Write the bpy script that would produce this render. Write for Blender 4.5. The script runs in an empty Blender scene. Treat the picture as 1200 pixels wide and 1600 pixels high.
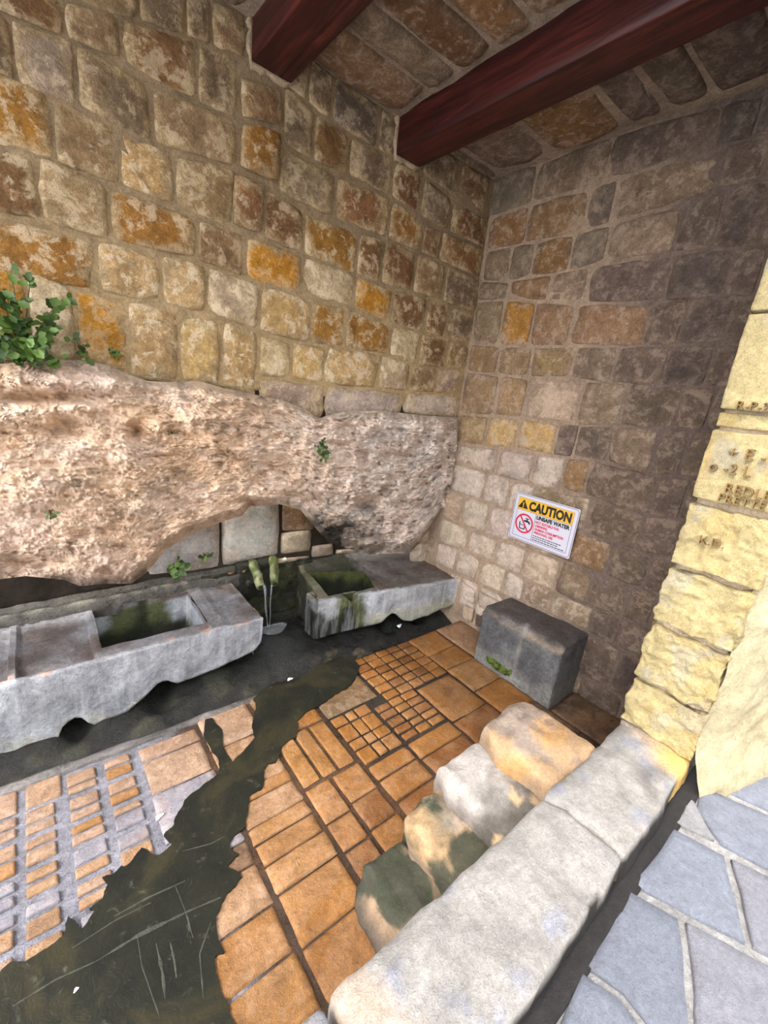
import bpy, bmesh, math, random
import numpy as np
from mathutils import Matrix, Vector

random.seed(7)
SC = bpy.context.scene
COL = SC.collection

# ------------------------------------------------------------------ camera, sky, sun, exposure
FPX = 662.8                       # focal length in pixels of the 1200 x 1600 frame
YAW, PITCH, ROLL = math.radians(40.30), math.radians(15.82), math.radians(6.665)
CAM = np.array([-1.9 * math.tan(math.radians(48.4)), -1.9, 0.0])
def cam_rows():
    cy, sy, cp, sp = math.cos(YAW), math.sin(YAW), math.cos(PITCH), math.sin(PITCH)
    d = np.array([sy * cp, cy * cp, -sp]); r = np.array([cy, -sy, 0.0]); u = np.cross(r, d)
    cr, sr = math.cos(ROLL), math.sin(ROLL)
    return cr * r + sr * u, sr * r - cr * u, d      # image right, image down, forward
RX, RY, RD = cam_rows()
cam = bpy.data.cameras.new('camera'); camo = bpy.data.objects.new('camera', cam); COL.objects.link(camo)
cam.sensor_fit = 'HORIZONTAL'; cam.sensor_width = 36.0; cam.lens = 36.0 * FPX / 1200.0
cam.clip_start = 0.02
camo.matrix_world = Matrix(((RX[0], -RY[0], -RD[0], CAM[0]), (RX[1], -RY[1], -RD[1], CAM[1]),
                            (RX[2], -RY[2], -RD[2], CAM[2]), (0, 0, 0, 1)))
SC.camera = camo
W = bpy.data.worlds.new('sky'); SC.world = W; W.use_nodes = True
nt = W.node_tree; nt.nodes.clear()
wo = nt.nodes.new('ShaderNodeOutputWorld'); bg = nt.nodes.new('ShaderNodeBackground')
sk = nt.nodes.new('ShaderNodeTexSky'); sk.sky_type = 'NISHITA'; sk.sun_disc = False
sk.sun_elevation = math.radians(50); sk.sun_rotation = math.radians(-98); sk.dust_density = 3.0
mx = nt.nodes.new('ShaderNodeMix'); mx.data_type = 'RGBA'; mx.inputs[0].default_value = 0.80
mx.inputs[7].default_value = (4.4, 4.5, 4.7, 1)          # bright haze over the blue
nt.links.new(sk.outputs[0], mx.inputs[6]); nt.links.new(mx.outputs[2], bg.inputs[0])
bg.inputs[1].default_value = 1.45
nt.links.new(bg.outputs[0], wo.inputs[0])
sun = bpy.data.lights.new('sun', 'SUN'); suno = bpy.data.objects.new('sun', sun); COL.objects.link(suno)
sun.energy = 3.6; sun.angle = math.radians(3.0); sun.color = (1.0, 0.93, 0.80)
to_sun = Vector((-math.cos(math.radians(46)), 0.0, math.sin(math.radians(46))))
suno.rotation_euler = to_sun.to_track_quat('Z', 'Y').to_euler()
SC.view_settings.view_transform = 'Standard'; SC.view_settings.look = 'None'
SC.view_settings.gamma = 1.0; SC.view_settings.use_curve_mapping = False
SC.view_settings.exposure = 0.0
try:
    SC.cycles.use_denoising = True; SC.cycles.max_bounces = 8; SC.cycles.diffuse_bounces = 5
except Exception: pass

# ------------------------------------------------------------------ measuring: where a sight line meets a real plane of the place
def rays(x, y):
    x = np.asarray(x, float); y = np.asarray(y, float)
    return ((x - 600) / FPX)[..., None] * RX + ((y - 800) / FPX)[..., None] * RY + RD
def on_axis(x, y, k, val):
    d = rays(x, y); t = (np.asarray(val, float) - CAM[k]) / d[..., k]
    return CAM + d * t[..., None]
def onX(x, y, v=0.0): return on_axis(x, y, 0, v)
def onY(x, y, v=0.0): return on_axis(x, y, 1, v)
def onZ(x, y, v=0.0): return on_axis(x, y, 2, v)
ZF, ZP, ZK, ZC, ZT = -1.43, -1.09, -1.0, 1.21, -1.153     # floor, pavement, kerb top, ceiling, trough top

# ------------------------------------------------------------------ noise
def _h(ix, iy, iz, s):
    n = (ix * 374761393 + iy * 668265263 + iz * 2147483647 + s * 974634777) & 0x7fffffff
    n = ((n ^ (n >> 13)) * 1274126177) & 0x7fffffff
    n = ((n ^ (n >> 15)) * 2246822519) & 0x7fffffff
    return (n & 0xffff) / 32767.5 - 1.0
def noise(P, s=0):
    P = np.asarray(P, float); f = np.floor(P); i = f.astype(np.int64); t = P - f; t = t * t * (3 - 2 * t)
    o = 0
    for a in (0, 1):
        wa = t[..., 0] if a else 1 - t[..., 0]
        for b in (0, 1):
            wb = t[..., 1] if b else 1 - t[..., 1]
            for c in (0, 1):
                wc = t[..., 2] if c else 1 - t[..., 2]
                o = o + wa * wb * wc * _h(i[..., 0] + a, i[..., 1] + b, i[..., 2] + c, s)
    return o
def fbm(P, f=1.0, o=4, s=0, g=0.5):
    P = np.asarray(P, float); r = 0; a = 1.0
    for k in range(o):
        r = r + a * noise(P * f + 17.3 * k, s + k); a *= g; f *= 2.03
    return r
def sst(a, b, x):
    t = np.clip((x - a) / (b - a), 0, 1); return t * t * (3 - 2 * t)

# ------------------------------------------------------------------ mesh helpers
def make(name, V, F, mat=None, parent=None, cols=None, smooth=True, color=None):
    me = bpy.data.meshes.new(name)
    V = np.asarray(V, float)
    me.from_pydata([tuple(v) for v in V], [], [tuple(int(i) for i in f) for f in F])
    if smooth: me.polygons.foreach_set('use_smooth', [True] * len(me.polygons))
    if cols is not None:
        a = me.color_attributes.new('Col', 'FLOAT_COLOR', 'POINT')
        c = np.ones((len(V), 4)); c[:, :3] = np.clip(cols, 0, 1); a.data.foreach_set('color', c.ravel())
    me.update()
    o = bpy.data.objects.new(name, me); COL.objects.link(o)
    if mat: me.materials.append(mat)
    if parent is not None: o.parent = parent
    if color is not None: o.color = color
    return o
def grid_faces(nu, nv, off=0, flip=False):
    i, j = np.meshgrid(np.arange(nu - 1), np.arange(nv - 1), indexing='ij')
    a = (i * nv + j).ravel() + off
    F = np.stack([a, a + nv, a + nv + 1, a + 1], 1)
    return F[:, ::-1] if flip else F
def thing(name, label, cat, loc=(0, 0, 0), group=None):
    o = bpy.data.objects.new(name, None); COL.objects.link(o); o.location = loc
    o['label'] = label; o['category'] = cat
    o.empty_display_size = 0.1
    if group: o['group'] = group
    return o
def tag(o, label, cat, group=None):
    o['label'] = label; o['category'] = cat
    if group: o['group'] = group
    return o
def struct(o, label=None):
    o['kind'] = 'structure'
    if label: o['label'] = label
    return o
def pv(o, parent):
    """parent a mesh given in world coordinates to an Empty at parent.location"""
    o.parent = parent; o.location = -Vector(parent.location)
    return o

def rough_box(c0, c1, n=(10, 10, 10), r=0.02, amp=0.006, fr=12.0, seed=0, warp=0.0, fn=None):
    c0 = np.array(c0, float); c1 = np.array(c1, float); h = (c1 - c0) / 2; ctr = (c0 + c1) / 2
    r = min(r, h.min() * 0.95); V = []; F = []; N = []
    for ax in range(3):
        b, c = [k for k in range(3) if k != ax]
        for sg in (-1, 1):
            u = np.linspace(-1, 1, n[b] + 1); v = np.linspace(-1, 1, n[c] + 1)
            U, Vv = np.meshgrid(u, v, indexing='ij'); P = np.zeros(U.shape + (3,))
            P[..., b] = U * h[b]; P[..., c] = Vv * h[c]; P[..., ax] = sg * h[ax]
            q = np.clip(P, -(h - r), h - r); d = P - q; L = np.linalg.norm(d, axis=-1, keepdims=True)
            nn = d / np.maximum(L, 1e-9)
            P = q + nn * r
            off = sum(len(x) for x in V)
            flip = (sg < 0) ^ (ax == 1)
            F += [tuple(f) for f in grid_faces(U.shape[0], U.shape[1], off, flip)]
            V.append(P.reshape(-1, 3)); N.append(nn.reshape(-1, 3))
    V = np.concatenate(V) + ctr; N = np.concatenate(N)
    V0 = V.copy()
    V = V + N * (amp * fbm(V0, fr, 4, seed))[:, None]
    if warp:
        V = V + warp * np.stack([fbm(V0, 3.0, 2, seed + 11), fbm(V0, 3.0, 2, seed + 12), fbm(V0, 3.0, 2, seed + 13)], 1)
    if fn is not None: V = fn(V, V0, N)
    # weld
    key = np.round(V0 * 20000).astype(np.int64)
    _, idx, inv = np.unique(key, axis=0, return_index=True, return_inverse=True)
    inv = inv.ravel()
    V = V[idx]; N = N[idx]
    F = [tuple(inv[list(f)]) for f in F]
    return V, F, N

# ------------------------------------------------------------------ materials
def lin(r, g, b):
    f = lambda c: ((c / 255 + 0.055) / 1.055) ** 2.4 if c > 10 else c / 255 / 12.92
    return np.array([f(r), f(g), f(b)])
class NT:
    def __init__(s, name):
        s.m = bpy.data.materials.new(name); s.m.use_nodes = True; s.t = s.m.node_tree; s.t.nodes.clear()
        s.out = s.n('ShaderNodeOutputMaterial'); s.b = s.n('ShaderNodeBsdfPrincipled'); s.l(s.b.outputs[0], s.out.inputs[0])
    def n(s, k, **kw):
        o = s.t.nodes.new(k)
        for a, v in kw.items(): setattr(o, a, v)
        return o
    def l(s, a, b): s.t.links.new(a, b)
    def noise(s, vec, scale, detail=4, rough=0.6, dist=0.0):
        o = s.n('ShaderNodeTexNoise'); o.inputs['Scale'].default_value = scale; o.inputs['Detail'].default_value = detail
        o.inputs['Roughness'].default_value = rough; o.inputs['Distortion'].default_value = dist
        if vec is not None: s.l(vec, o.inputs['Vector'])
        return o.outputs[0]
    def ramp(s, fac, *stops):
        o = s.n('ShaderNodeValToRGB'); e = o.color_ramp.elements
        while len(e) < len(stops): e.new(0.5)
        for k, (p, c) in zip(e, stops):
            k.position = p; k.color = (c[0], c[1], c[2], 1) if hasattr(c, '__len__') else (c, c, c, 1)
        s.l(fac, o.inputs[0]); return o.outputs[0]
    def mix(s, fac, a, b, mode='MIX'):
        o = s.n('ShaderNodeMix'); o.data_type = 'RGBA'; o.blend_type = mode
        for sock, v in ((o.inputs[0], fac), (o.inputs[6], a), (o.inputs[7], b)):
            if hasattr(v, 'is_output'): s.l(v, sock)
            elif hasattr(v, '__len__'): sock.default_value = (v[0], v[1], v[2], 1)
            else: sock.default_value = v
        return o.outputs[2]
    def math(s, op, a, b=0.0):
        o = s.n('ShaderNodeMath'); o.operation = op
        for sock, v in zip(o.inputs, (a, b)):
            if hasattr(v, 'is_output'): s.l(v, sock)
            else: sock.default_value = v
        return o.outputs[0]
    def bump(s, h, dist, strength=1.0, prev=None):
        o = s.n('ShaderNodeBump'); o.inputs['Distance'].default_value = dist; o.inputs['Strength'].default_value = strength
        s.l(h, o.inputs['Height'])
        if prev is not None: s.l(prev, o.inputs['Normal'])
        return o.outputs[0]

def stone_mat(name, src='object', grain=1.0, lichen=None, dirt=0.35, bump=0.006, rough=0.85, streak=None, spec=0.3, rough_noise=0.0, contrast=0.5, crust=None, wash=None, cmax=1.0):
    """limestone: colour from the object (or from the mesh attribute 'Col') broken up by grain, dirt and lime flakes"""
    k = NT(name); pos = k.n('ShaderNodeNewGeometry').outputs['Position']
    n1 = k.noise(pos, 9 * grain, 6, 0.65, 0.6); n2 = k.noise(pos, 46 * grain, 6, 0.75, 0.3); n3 = k.noise(pos, 170 * grain, 4, 0.7)
    nl = k.noise(pos, 21 * grain, 9, 0.78, 0.35); nd = k.noise(pos, 6.3 * grain, 8, 0.75, 0.5)
    if src == 'object':
        oi = k.n('ShaderNodeObjectInfo'); base = oi.outputs['Color']; alpha = oi.outputs['Alpha']
        if crust is not None:                               # towards its rim a stone is crusted over with lime mortar
            at = k.n('ShaderNodeAttribute'); at.attribute_name = 'Col'
            ne = k.noise(pos, 8, 8, 0.75, 0.4)
            e = k.math('ADD', k.math('MULTIPLY', at.outputs['Fac'], 0.75), k.math('MULTIPLY', k.math('SUBTRACT', ne, 0.5), 3.0))
            base = k.mix(k.ramp(e, (0.10, 1.0 - cmax), (0.46, 1.0)), crust, base)
    else:
        at = k.n('ShaderNodeAttribute'); at.attribute_name = 'Col'; base = at.outputs['Color']; alpha = None
    if wash is not None:
        nw = k.noise(pos, 3.1, 7, 0.7, 0.9)
        base = k.mix(k.math('MULTIPLY', k.ramp(nw, (0.47, 0.0), (0.55, 1.0)), wash[3]), base, wash[:3])
    c = k.mix(1.0, base, k.ramp(n1, (0.30, 1 - contrast * .8), (0.70, 1 + contrast * 0.7)), 'MULTIPLY')
    c = k.mix(1.0, c, k.ramp(n2, (0.28, 1 - contrast), (0.72, 1 + contrast * 0.8)), 'MULTIPLY')
    c = k.mix(1.0, c, k.ramp(n3, (0.30, 1 - contrast * 0.6), (0.70, 1 + contrast * 0.5)), 'MULTIPLY')
    if dirt > 0:
        c = k.mix(k.math('MULTIPLY', k.ramp(nd, (0.54, 0.0), (0.66, 1.0)), dirt), c, k.mix(1.0, base, (0.42, 0.36, 0.32), 'MULTIPLY'))
    if lichen is not None:
        lm = k.ramp(k.math('ADD', k.math('MULTIPLY', nl, 0.7), k.math('MULTIPLY', n1, 0.35)), (0.535, 0.0), (0.585, 1.0))
        if alpha is not None: lm = k.math('MULTIPLY', lm, alpha)
        c = k.mix(lm, c, lichen)
    if streak is not None:                                  # lime runs down an upright face
        mp = k.n('ShaderNodeMapping'); mp.inputs['Scale'].default_value = (30, 30, 3.0); k.l(pos, mp.inputs['Vector'])
        ns = k.noise(mp.outputs[0], 1.0, 5, 0.65)
        up = k.math('ABSOLUTE', k.n('ShaderNodeSeparateXYZ').outputs[2])
        sx = up.node.inputs[0].links[0].from_node; k.l(k.n('ShaderNodeNewGeometry').outputs['Normal'], sx.inputs[0])
        side = k.ramp(up, (0.3, 1.0), (0.7, 0.0))
        c = k.mix(k.math('MULTIPLY', k.math('MULTIPLY', k.ramp(ns, (0.45, 0.0), (0.70, 1.0)), streak[3]), side), c, streak[:3])
    k.l(c, k.b.inputs['Base Color'])
    k.b.inputs['Specular IOR Level'].default_value = spec
    if rough_noise:
        k.l(k.ramp(n1, (0.3, max(rough - rough_noise, 0.05)), (0.7, min(rough + rough_noise, 1))), k.b.inputs['Roughness'])
    else: k.b.inputs['Roughness'].default_value = rough
    b1 = k.bump(n1, bump * 3.0); b2 = k.bump(n2, bump * 2.0, 1.0, b1); b3 = k.bump(n3, bump * 0.8, 1.0, b2)
    k.l(b3, k.b.inputs['Normal'])
    return k.m
LIME = lin(228, 208, 176)
M_WALL = stone_mat('wall_stone', 'object', 1.0, LIME, 0.4, 0.006, 0.9, contrast=0.42, crust=lin(188, 164, 126), cmax=.85)
M_SIDE = stone_mat('side_wall_stone', 'object', 1.2, lin(190, 170, 150), 0.4, 0.005, 0.9, contrast=0.36, crust=lin(132, 112, 96), cmax=.5)
M_PALE = stone_mat('pale_wall_stone', 'object', 1.2, lin(216, 200, 182), 0.35, 0.005, 0.9, contrast=0.34, crust=lin(176, 156, 138), cmax=.6)
M_MORTAR = stone_mat('mortar', 'col', 1.3, None, 0.35, 0.004, 0.95, contrast=0.35)
M_ROCK = stone_mat('bedrock', 'col', 1.3, None, 0.12, 0.0028, 0.92, contrast=0.26)
M_CEM = stone_mat('trough_stone', 'col', 1.1, None, 0.25, 0.003, 0.7, streak=(0.62, 0.64, 0.68, 0.4), contrast=0.42)
M_BASIN = stone_mat('basin_stone', 'col', 1.1, None, 0.25, 0.003, 0.6, contrast=0.35)
M_WET = stone_mat('wet_stone', 'col', 1.2, None, 0.4, 0.005, 0.35, rough_noise=0.2, spec=0.5, contrast=0.5)
M_TILE = stone_mat('floor_tile', 'object', 1.6, lin(190, 170, 152), 0.6, 0.0025, 0.45, rough_noise=0.2, spec=0.5, contrast=0.34, wash=(*lin(148, 112, 78), .4))
M_KERB = stone_mat('kerb_stone', 'col', 1.5, None, 0.15, 0.004, 0.85, contrast=0.25)
M_JAMB = stone_mat('soft_limestone', 'col', 1.6, None, 0.12, 0.007, 0.9, contrast=0.26)
M_BLOCK = stone_mat('block_stone', 'col', 1.3, None, 0.3, 0.005, 0.8, contrast=0.42)
M_PAVE = stone_mat('grey_paver', 'object', 1.8, None, 0.1, 0.003, 0.8, contrast=0.22)
def flat_mat(name, c, rough=0.6, spec=0.3):
    k = NT(name); k.b.inputs['Base Color'].default_value = (c[0], c[1], c[2], 1); k.b.inputs['Roughness'].default_value = rough
    k.b.inputs['Specular IOR Level'].default_value = spec
    return k.m
def wood_mat():
    k = NT('red_stained_wood'); tc = k.n('ShaderNodeTexCoord').outputs['Object']
    mp = k.n('ShaderNodeMapping'); mp.inputs['Scale'].default_value = (14, 1.1, 14); k.l(tc, mp.inputs['Vector'])
    n1 = k.noise(mp.outputs[0], 1.6, 6, 0.6, 1.4); n2 = k.noise(mp.outputs[0], 6, 5, 0.6, 0.5)
    c = k.ramp(n1, (0.28, lin(30, 11, 10)), (0.5, lin(56, 20, 18)), (0.72, lin(86, 36, 29)))
    c = k.mix(0.55, c, k.ramp(n2, (0.3, 0.35), (0.7, 1.25)), 'MULTIPLY')
    k.l(c, k.b.inputs['Base Color']); k.b.inputs['Roughness'].default_value = 0.45
    k.b.inputs['Specular IOR Level'].default_value = 0.35
    k.l(k.bump(n2, 0.002), k.b.inputs['Normal'])
    return k.m
M_WOOD = wood_mat()
def leaf_mat(name, a, b):
    k = NT(name); oi = k.n('ShaderNodeObjectInfo')
    k.l(k.ramp(oi.outputs['Random'], (0.0, a), (1.0, b)), k.b.inputs['Base Color'])
    k.b.inputs['Roughness'].default_value = 0.5; k.b.inputs['Subsurface Weight'].default_value = 0.0
    return k.m
M_LEAF = leaf_mat('leaf_green', lin(34, 58, 22), lin(88, 116, 48))
M_STEM = flat_mat('stem_brown', lin(98, 84, 52), 0.8)
def water_mat():
    k = NT('falling_water'); k.b.inputs['Base Color'].default_value = (0.9, 0.95, 1, 1); k.b.inputs['Roughness'].default_value = 0.08
    k.b.inputs['Transmission Weight'].default_value = 0.85; k.b.inputs['IOR'].default_value = 1.33
    return k.m
M_WATER = water_mat()
def puddle_mat():
    k = NT('algae_water'); pos = k.n('ShaderNodeNewGeometry').outputs['Position']
    n1 = k.noise(pos, 5, 6, 0.65, 0.8); n2 = k.noise(pos, 26, 5, 0.7, 0.5)
    c = k.ramp(n1, (0.3, lin(22, 23, 21)), (0.5, lin(32, 33, 27)), (0.62, lin(46, 43, 30)), (0.75, lin(36, 39, 33)))
    c = k.mix(k.math('MULTIPLY', k.ramp(n2, (0.6, 0.0), (0.72, 1.0)), 0.45), c, lin(98, 98, 84))
    k.l(c, k.b.inputs['Base Color']); k.b.inputs['Roughness'].default_value = 0.42; k.b.inputs['Specular IOR Level'].default_value = 0.22
    k.l(k.bump(n2, 0.003), k.b.inputs['Normal'])
    k.l(k.ramp(n2, (0.3, 1.0), (0.7, 0.93)), k.b.inputs['Alpha'])
    return k.m
M_PUDDLE = puddle_mat()

# ------------------------------------------------------------------ colours of single stones (letters used in the courses below)
PAL = {'o': (168, 120, 54, .6), 'O': (186, 130, 42, .35), 'y': (200, 164, 112, .9), 'w': (208, 184, 146, 1.), 't': (158, 130, 96, .5),
       'b': (138, 102, 66, .55), 'B': (126, 90, 58, .4), 'g': (138, 117, 94, .4), 'G': (122, 107, 92, .3), 'p': (184, 160, 138, .6),
       'P': (200, 182, 164, .5), 'd': (106, 90, 78, .25), 'D': (96, 82, 73, .15), 'n': (146, 114, 82, .45), 'r': (148, 108, 72, .55), 'k': (60, 56, 55, .05), 'W': (206, 202, 200, .7)}
def pal(ch, s=None):
    v = PAL[ch]; c = lin(*v[:3]); j = random.uniform(0.88, 1.12)
    return (c[0] * j, c[1] * j * random.uniform(.97, 1.03), c[2] * j * random.uniform(.92, 1.08), v[3])
SLOPE = lambda x, y: (328.0 - x) / (3123.0 - y)            # lean of an upright joint in the view
def corners(top, bot, xa, xb, gap):
    T = np.array(top, float); B = np.array(bot, float)
    ft = lambda x: np.interp(x, T[:, 0], T[:, 1]); fb = lambda x: np.interp(x, B[:, 0], B[:, 1])
    out = []
    for x, s in ((xa, 1), (xb, -1)):
        ym = (ft(x) + fb(x)) / 2; k = SLOPE(x, ym)
        xt = x + k * (ft(x) - ym) + s * gap; xo = x + k * (fb(x) - ym) + s * gap
        out.append(((xt, ft(xt) + gap), (xo, fb(xo) - gap)))
    (tl, bl), (tr, br) = out
    return tl, tr, br, bl
SN = [0]
def stone_from(name, quad, proj, mat, parent, color, depth=0.016, n=9, rough=0.006, rim=-0.012, tilt=0.004, rnd=0.07, flat=7, jit=0.055):
    """one masonry stone: quad is its outline on the wall, proj(x, y, d) the point d proud of the wall plane"""
    SN[0] += 1; s = SN[0]
    (x0, y0), (x1, y1), (x2, y2), (x3, y3) = quad
    a = np.concatenate([[-1, -.93], np.linspace(-.80, .80, n - 4), [.93, 1]])
    A, Bv = np.meshgrid(a, a, indexing='ij'); A0, B0 = A.copy(), Bv.copy()
    ra, rb = random.uniform(.5, 1.3) * rnd, random.uniform(.5, 1.3) * rnd
    A = A0 * (1 - ra * np.abs(B0) ** 4); Bv = B0 * (1 - rb * np.abs(A0) ** 4)
    P = np.stack([A0 * 1.7, B0 * 1.7, np.full_like(A0, s * 3.7)], -1)
    A = A + jit * fbm(P, 1.0, 2, 3); Bv = Bv + jit * fbm(P, 1.0, 2, 5)
    U = (A + 1) / 2; V = (Bv + 1) / 2
    X = (1 - U) * (1 - V) * x0 + U * (1 - V) * x1 + U * V * x2 + (1 - U) * V * x3
    Y = (1 - U) * (1 - V) * y0 + U * (1 - V) * y1 + U * V * y2 + (1 - U) * V * y3
    env = np.clip((1 - np.abs(A0) ** flat) * (1 - np.abs(B0) ** flat), 0, 1) ** .5
    ed = np.clip((1 - np.maximum(np.abs(A0), np.abs(B0))) / 0.55, 0, 1)
    D = rim + (depth * random.uniform(.6, 1.3) - rim) * env + env * rough * fbm(P, 1.6, 3, 9)
    D = D + env * (A0 * random.uniform(-1, 1) + B0 * random.uniform(-1, 1)) * tilt
    Wp = proj(X, Y, D).reshape(-1, 3)
    return make(name, Wp, grid_faces(n, n), mat, parent, np.repeat(ed.reshape(-1, 1), 3, 1), True, color)
def courses(rows, proj, mat, parent, gap=2.6, **kw):
    for top, bot, joints, cs in rows:
        for i in range(len(joints) - 1):
            q = corners(top, bot, joints[i], joints[i + 1], gap)
            if min(abs(q[0][1] - q[3][1]), abs(q[1][1] - q[2][1])) < 4: continue
            stone_from('stone', q, proj, mat, parent, pal(cs[i] if i < len(cs) else 'd'), **kw)
projB = lambda x, y, d: onY(x, y, -d)
projS = lambda x, y, d: onX(x, y, -d)

def wall_sheet(name, axis, a0, a1, z0, z1, step, colf, amp=0.006, mat=M_MORTAR, sign=-1.0, base=0.0):
    """mortar bed of a wall: a sheet with a rough face, closed at the back"""
    na = int((a1 - a0) / step) + 1; nz = int((z1 - z0) / step) + 1
    A, Z = np.meshgrid(np.linspace(a0, a1, na), np.linspace(z0, z1, nz), indexing='ij')
    P = np.zeros(A.shape + (3,))
    P[..., axis] = A; P[..., 2] = Z; o = 1 - axis
    d = amp * fbm(P + 5.1, 7.0, 4, 21)
    P[..., o] = base + sign * d
    Vf = P.reshape(-1, 3); Vb = Vf.copy(); Vb[:, o] = base - sign * 0.25
    F = [tuple(f) for f in grid_faces(na, nz, 0, False)]
    nb = len(Vf)
    ring = [i * nz for i in range(na)] + [(na - 1) * nz + j for j in range(1, nz)] + [i * nz + nz - 1 for i in range(na - 2, -1, -1)] + [j for j in range(nz - 2, 0, -1)]
    V = np.concatenate([Vf, Vb[ring]])
    m = len(ring)
    for t in range(m):
        F.append((ring[t], nb + t, nb + (t + 1) % m, ring[(t + 1) % m]))
    F.append(tuple(nb + t for t in range(m)))
    return make(name, V, F, mat, None, colf(V), True)

# ------------------------------------------------------------------ back wall
def col_back(V):
    n = fbm(V, 3.0, 3, 4)[:, None]
    warm = lin(184, 158, 116); grey = lin(150, 130, 104)
    t = sst(-0.2, 0.9, V[:, 2])[:, None]
    return warm * (1 - t) + grey * t + 0.05 * n * warm
wall_back = struct(wall_sheet('wall_back', 0, -3.3, 0.12, -0.06, 1.26, 0.016, col_back))
M0 = [(-90, -20), (0, 20), (100, 60), (160, 73), (182, 88), (232, 131), (275, 150), (355, 185), (376, 190)]
Mm1 = [(-90, -62), (0, -32), (100, 0), (225, 37), (287, 57), (372, 88), (390, 98)]
Mm2 = [(-90, -140), (150, -70), (300, -15), (394, 24)]
M1 = [(-90, 70), (0, 118), (25, 133), (85, 147), (120, 168), (175, 198), (237, 224), (290, 247), (376, 264)]
M2 = [(-90, 205), (0, 235), (57, 241), (100, 260), (137, 277), (175, 290), (225, 302), (262, 317), (310, 342), (350, 355), (380, 365), (425, 378), (470, 396), (500, 410), (557, 430), (612, 452), (650, 458), (700, 475), (748, 492)]
M3 = [(-90, 318), (0, 338), (75, 348), (120, 367), (150, 375), (200, 380), (225, 395), (300, 399), (312, 410), (350, 422), (395, 442), (450, 454), (490, 470), (550, 480), (567, 492), (607, 506), (660, 519), (700, 531), (738, 540)]
M4 = [(-90, 415), (0, 418), (37, 412), (82, 430), (112, 450), (155, 460), (200, 465), (245, 472), (280, 489), (325, 492), (392, 504), (408, 523), (440, 531), (467, 537), (530, 542), (600, 553), (650, 572), (690, 576), (726, 577)]
M4b = [(395, 590), (457, 592), (505, 600), (575, 608), (645, 613), (722, 618)]
M5 = [(-90, 575), (0, 572), (40, 568), (90, 565), (130, 566), (170, 574), (200, 588), (230, 598), (262, 600), (310, 598), (345, 608), (372, 614), (410, 622), (440, 628), (470, 640), (500, 656), (520, 650), (540, 645), (600, 645), (660, 652), (716, 655)]
TQ = [(394, 28), (445, 60), (495, 96), (560, 140), (620, 182), (660, 285), (700, 306), (767, 342)]
T0 = [(442, 130), (495, 175), (520, 192), (542, 210), (580, 232), (615, 246), (655, 270)]
M1r = [(436, 226), (487, 252), (520, 272), (545, 275), (575, 287), (607, 307), (640, 318), (668, 355), (700, 362), (740, 384), (760, 390)]
Mr2 = [(405, 290), (432, 299), (470, 330), (520, 342), (555, 362), (600, 372), (650, 392), (690, 410), (752, 438)]
rows_back = [
    (Mm2, Mm1, [-60, 30, 120, 215, 290, 330, 385], 'gbtggt'),
    (Mm1, M0, [-80, -10, 100, 190, 308, 372], 'gbtbg'),
    (M0, M1, [-70, 20, 118, 236, 372], 'gpgt'),
    (M1, M2, [-50, 84, 186, 272, 366], 'otyt'),
    (M2, M3, [-60, 60, 170, 309, 382, 472], 'btonO'),
    (M3, M4, [-60, 152, 252, 322, 405, 488, 540, 610, 655, 697, 732], 'oyywyoowbt'),
    (M4, M5, [-60, 45, 118, 200, 280, 345, 402], 'OwOyyy'),
    (M4, M4b, [404, 455, 507, 592, 640, 682, 720], 'wyywtp'),
    (M4b, M5, [402, 506, 630, 719], 'pPP'),
    (T0, M1r, [442, 491, 545, 613], 'gbg'),
    (TQ[:5], T0, [444, 482, 520, 592, 618], 'ggGg'),
    ([(612, 246), (655, 268), (700, 308), (767, 344)], M1r, [613, 658, 704, 762], 'bgb'),
    ([(622, 187), (700, 233), (766, 277)], [(655, 268), (700, 303), (766, 339)], [662, 716, 764], 'gn'),
    (M1r, Mr2, [436, 523, 608, 660, 688, 755], 'gronr'),
    (Mr2, M2, [412, 474, 558, 597, 648, 694, 750], 'bobBtg'),
    (M2, M3, [472, 554, 612, 666, 698, 742], 'wObbg'),
]
courses(rows_back, projB, M_WALL, wall_back, gap=1.3, rim=-0.006, depth=.013)
for q, c in (([(375, 118), (441, 140), (440, 196), (376, 184)], 'n'), ([(377, 190), (441, 204), (437, 288), (374, 262)], 'o'),
             ([(366, 268), (414, 288), (410, 366), (362, 352)], 'r')):
    stone_from('stone', q, projB, M_WALL, wall_back, pal(c), depth=0.03, rim=-0.01)
stone_from('stone', [(130, 323), (158, 326), (156, 352), (134, 350)], projB, M_WALL, wall_back, pal('O'), depth=0.02)
# uneven masonry beyond the left edge of the view
for r in range(7):
    for c in range(4):
        x0 = -3.28 + c * 0.275 - (r % 2) * 0.09; z0 = 0.0 + r * 0.175
        if x0 + 0.26 > -2.40: continue
        stone_from('stone', [(x0, z0 + .165), (x0 + .26, z0 + .165), (x0 + .26, z0), (x0, z0)], lambda x, y, d: np.stack([x, -d, y], -1), M_WALL, wall_back, pal('gtbyw'[(r + c) % 5]))

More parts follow.
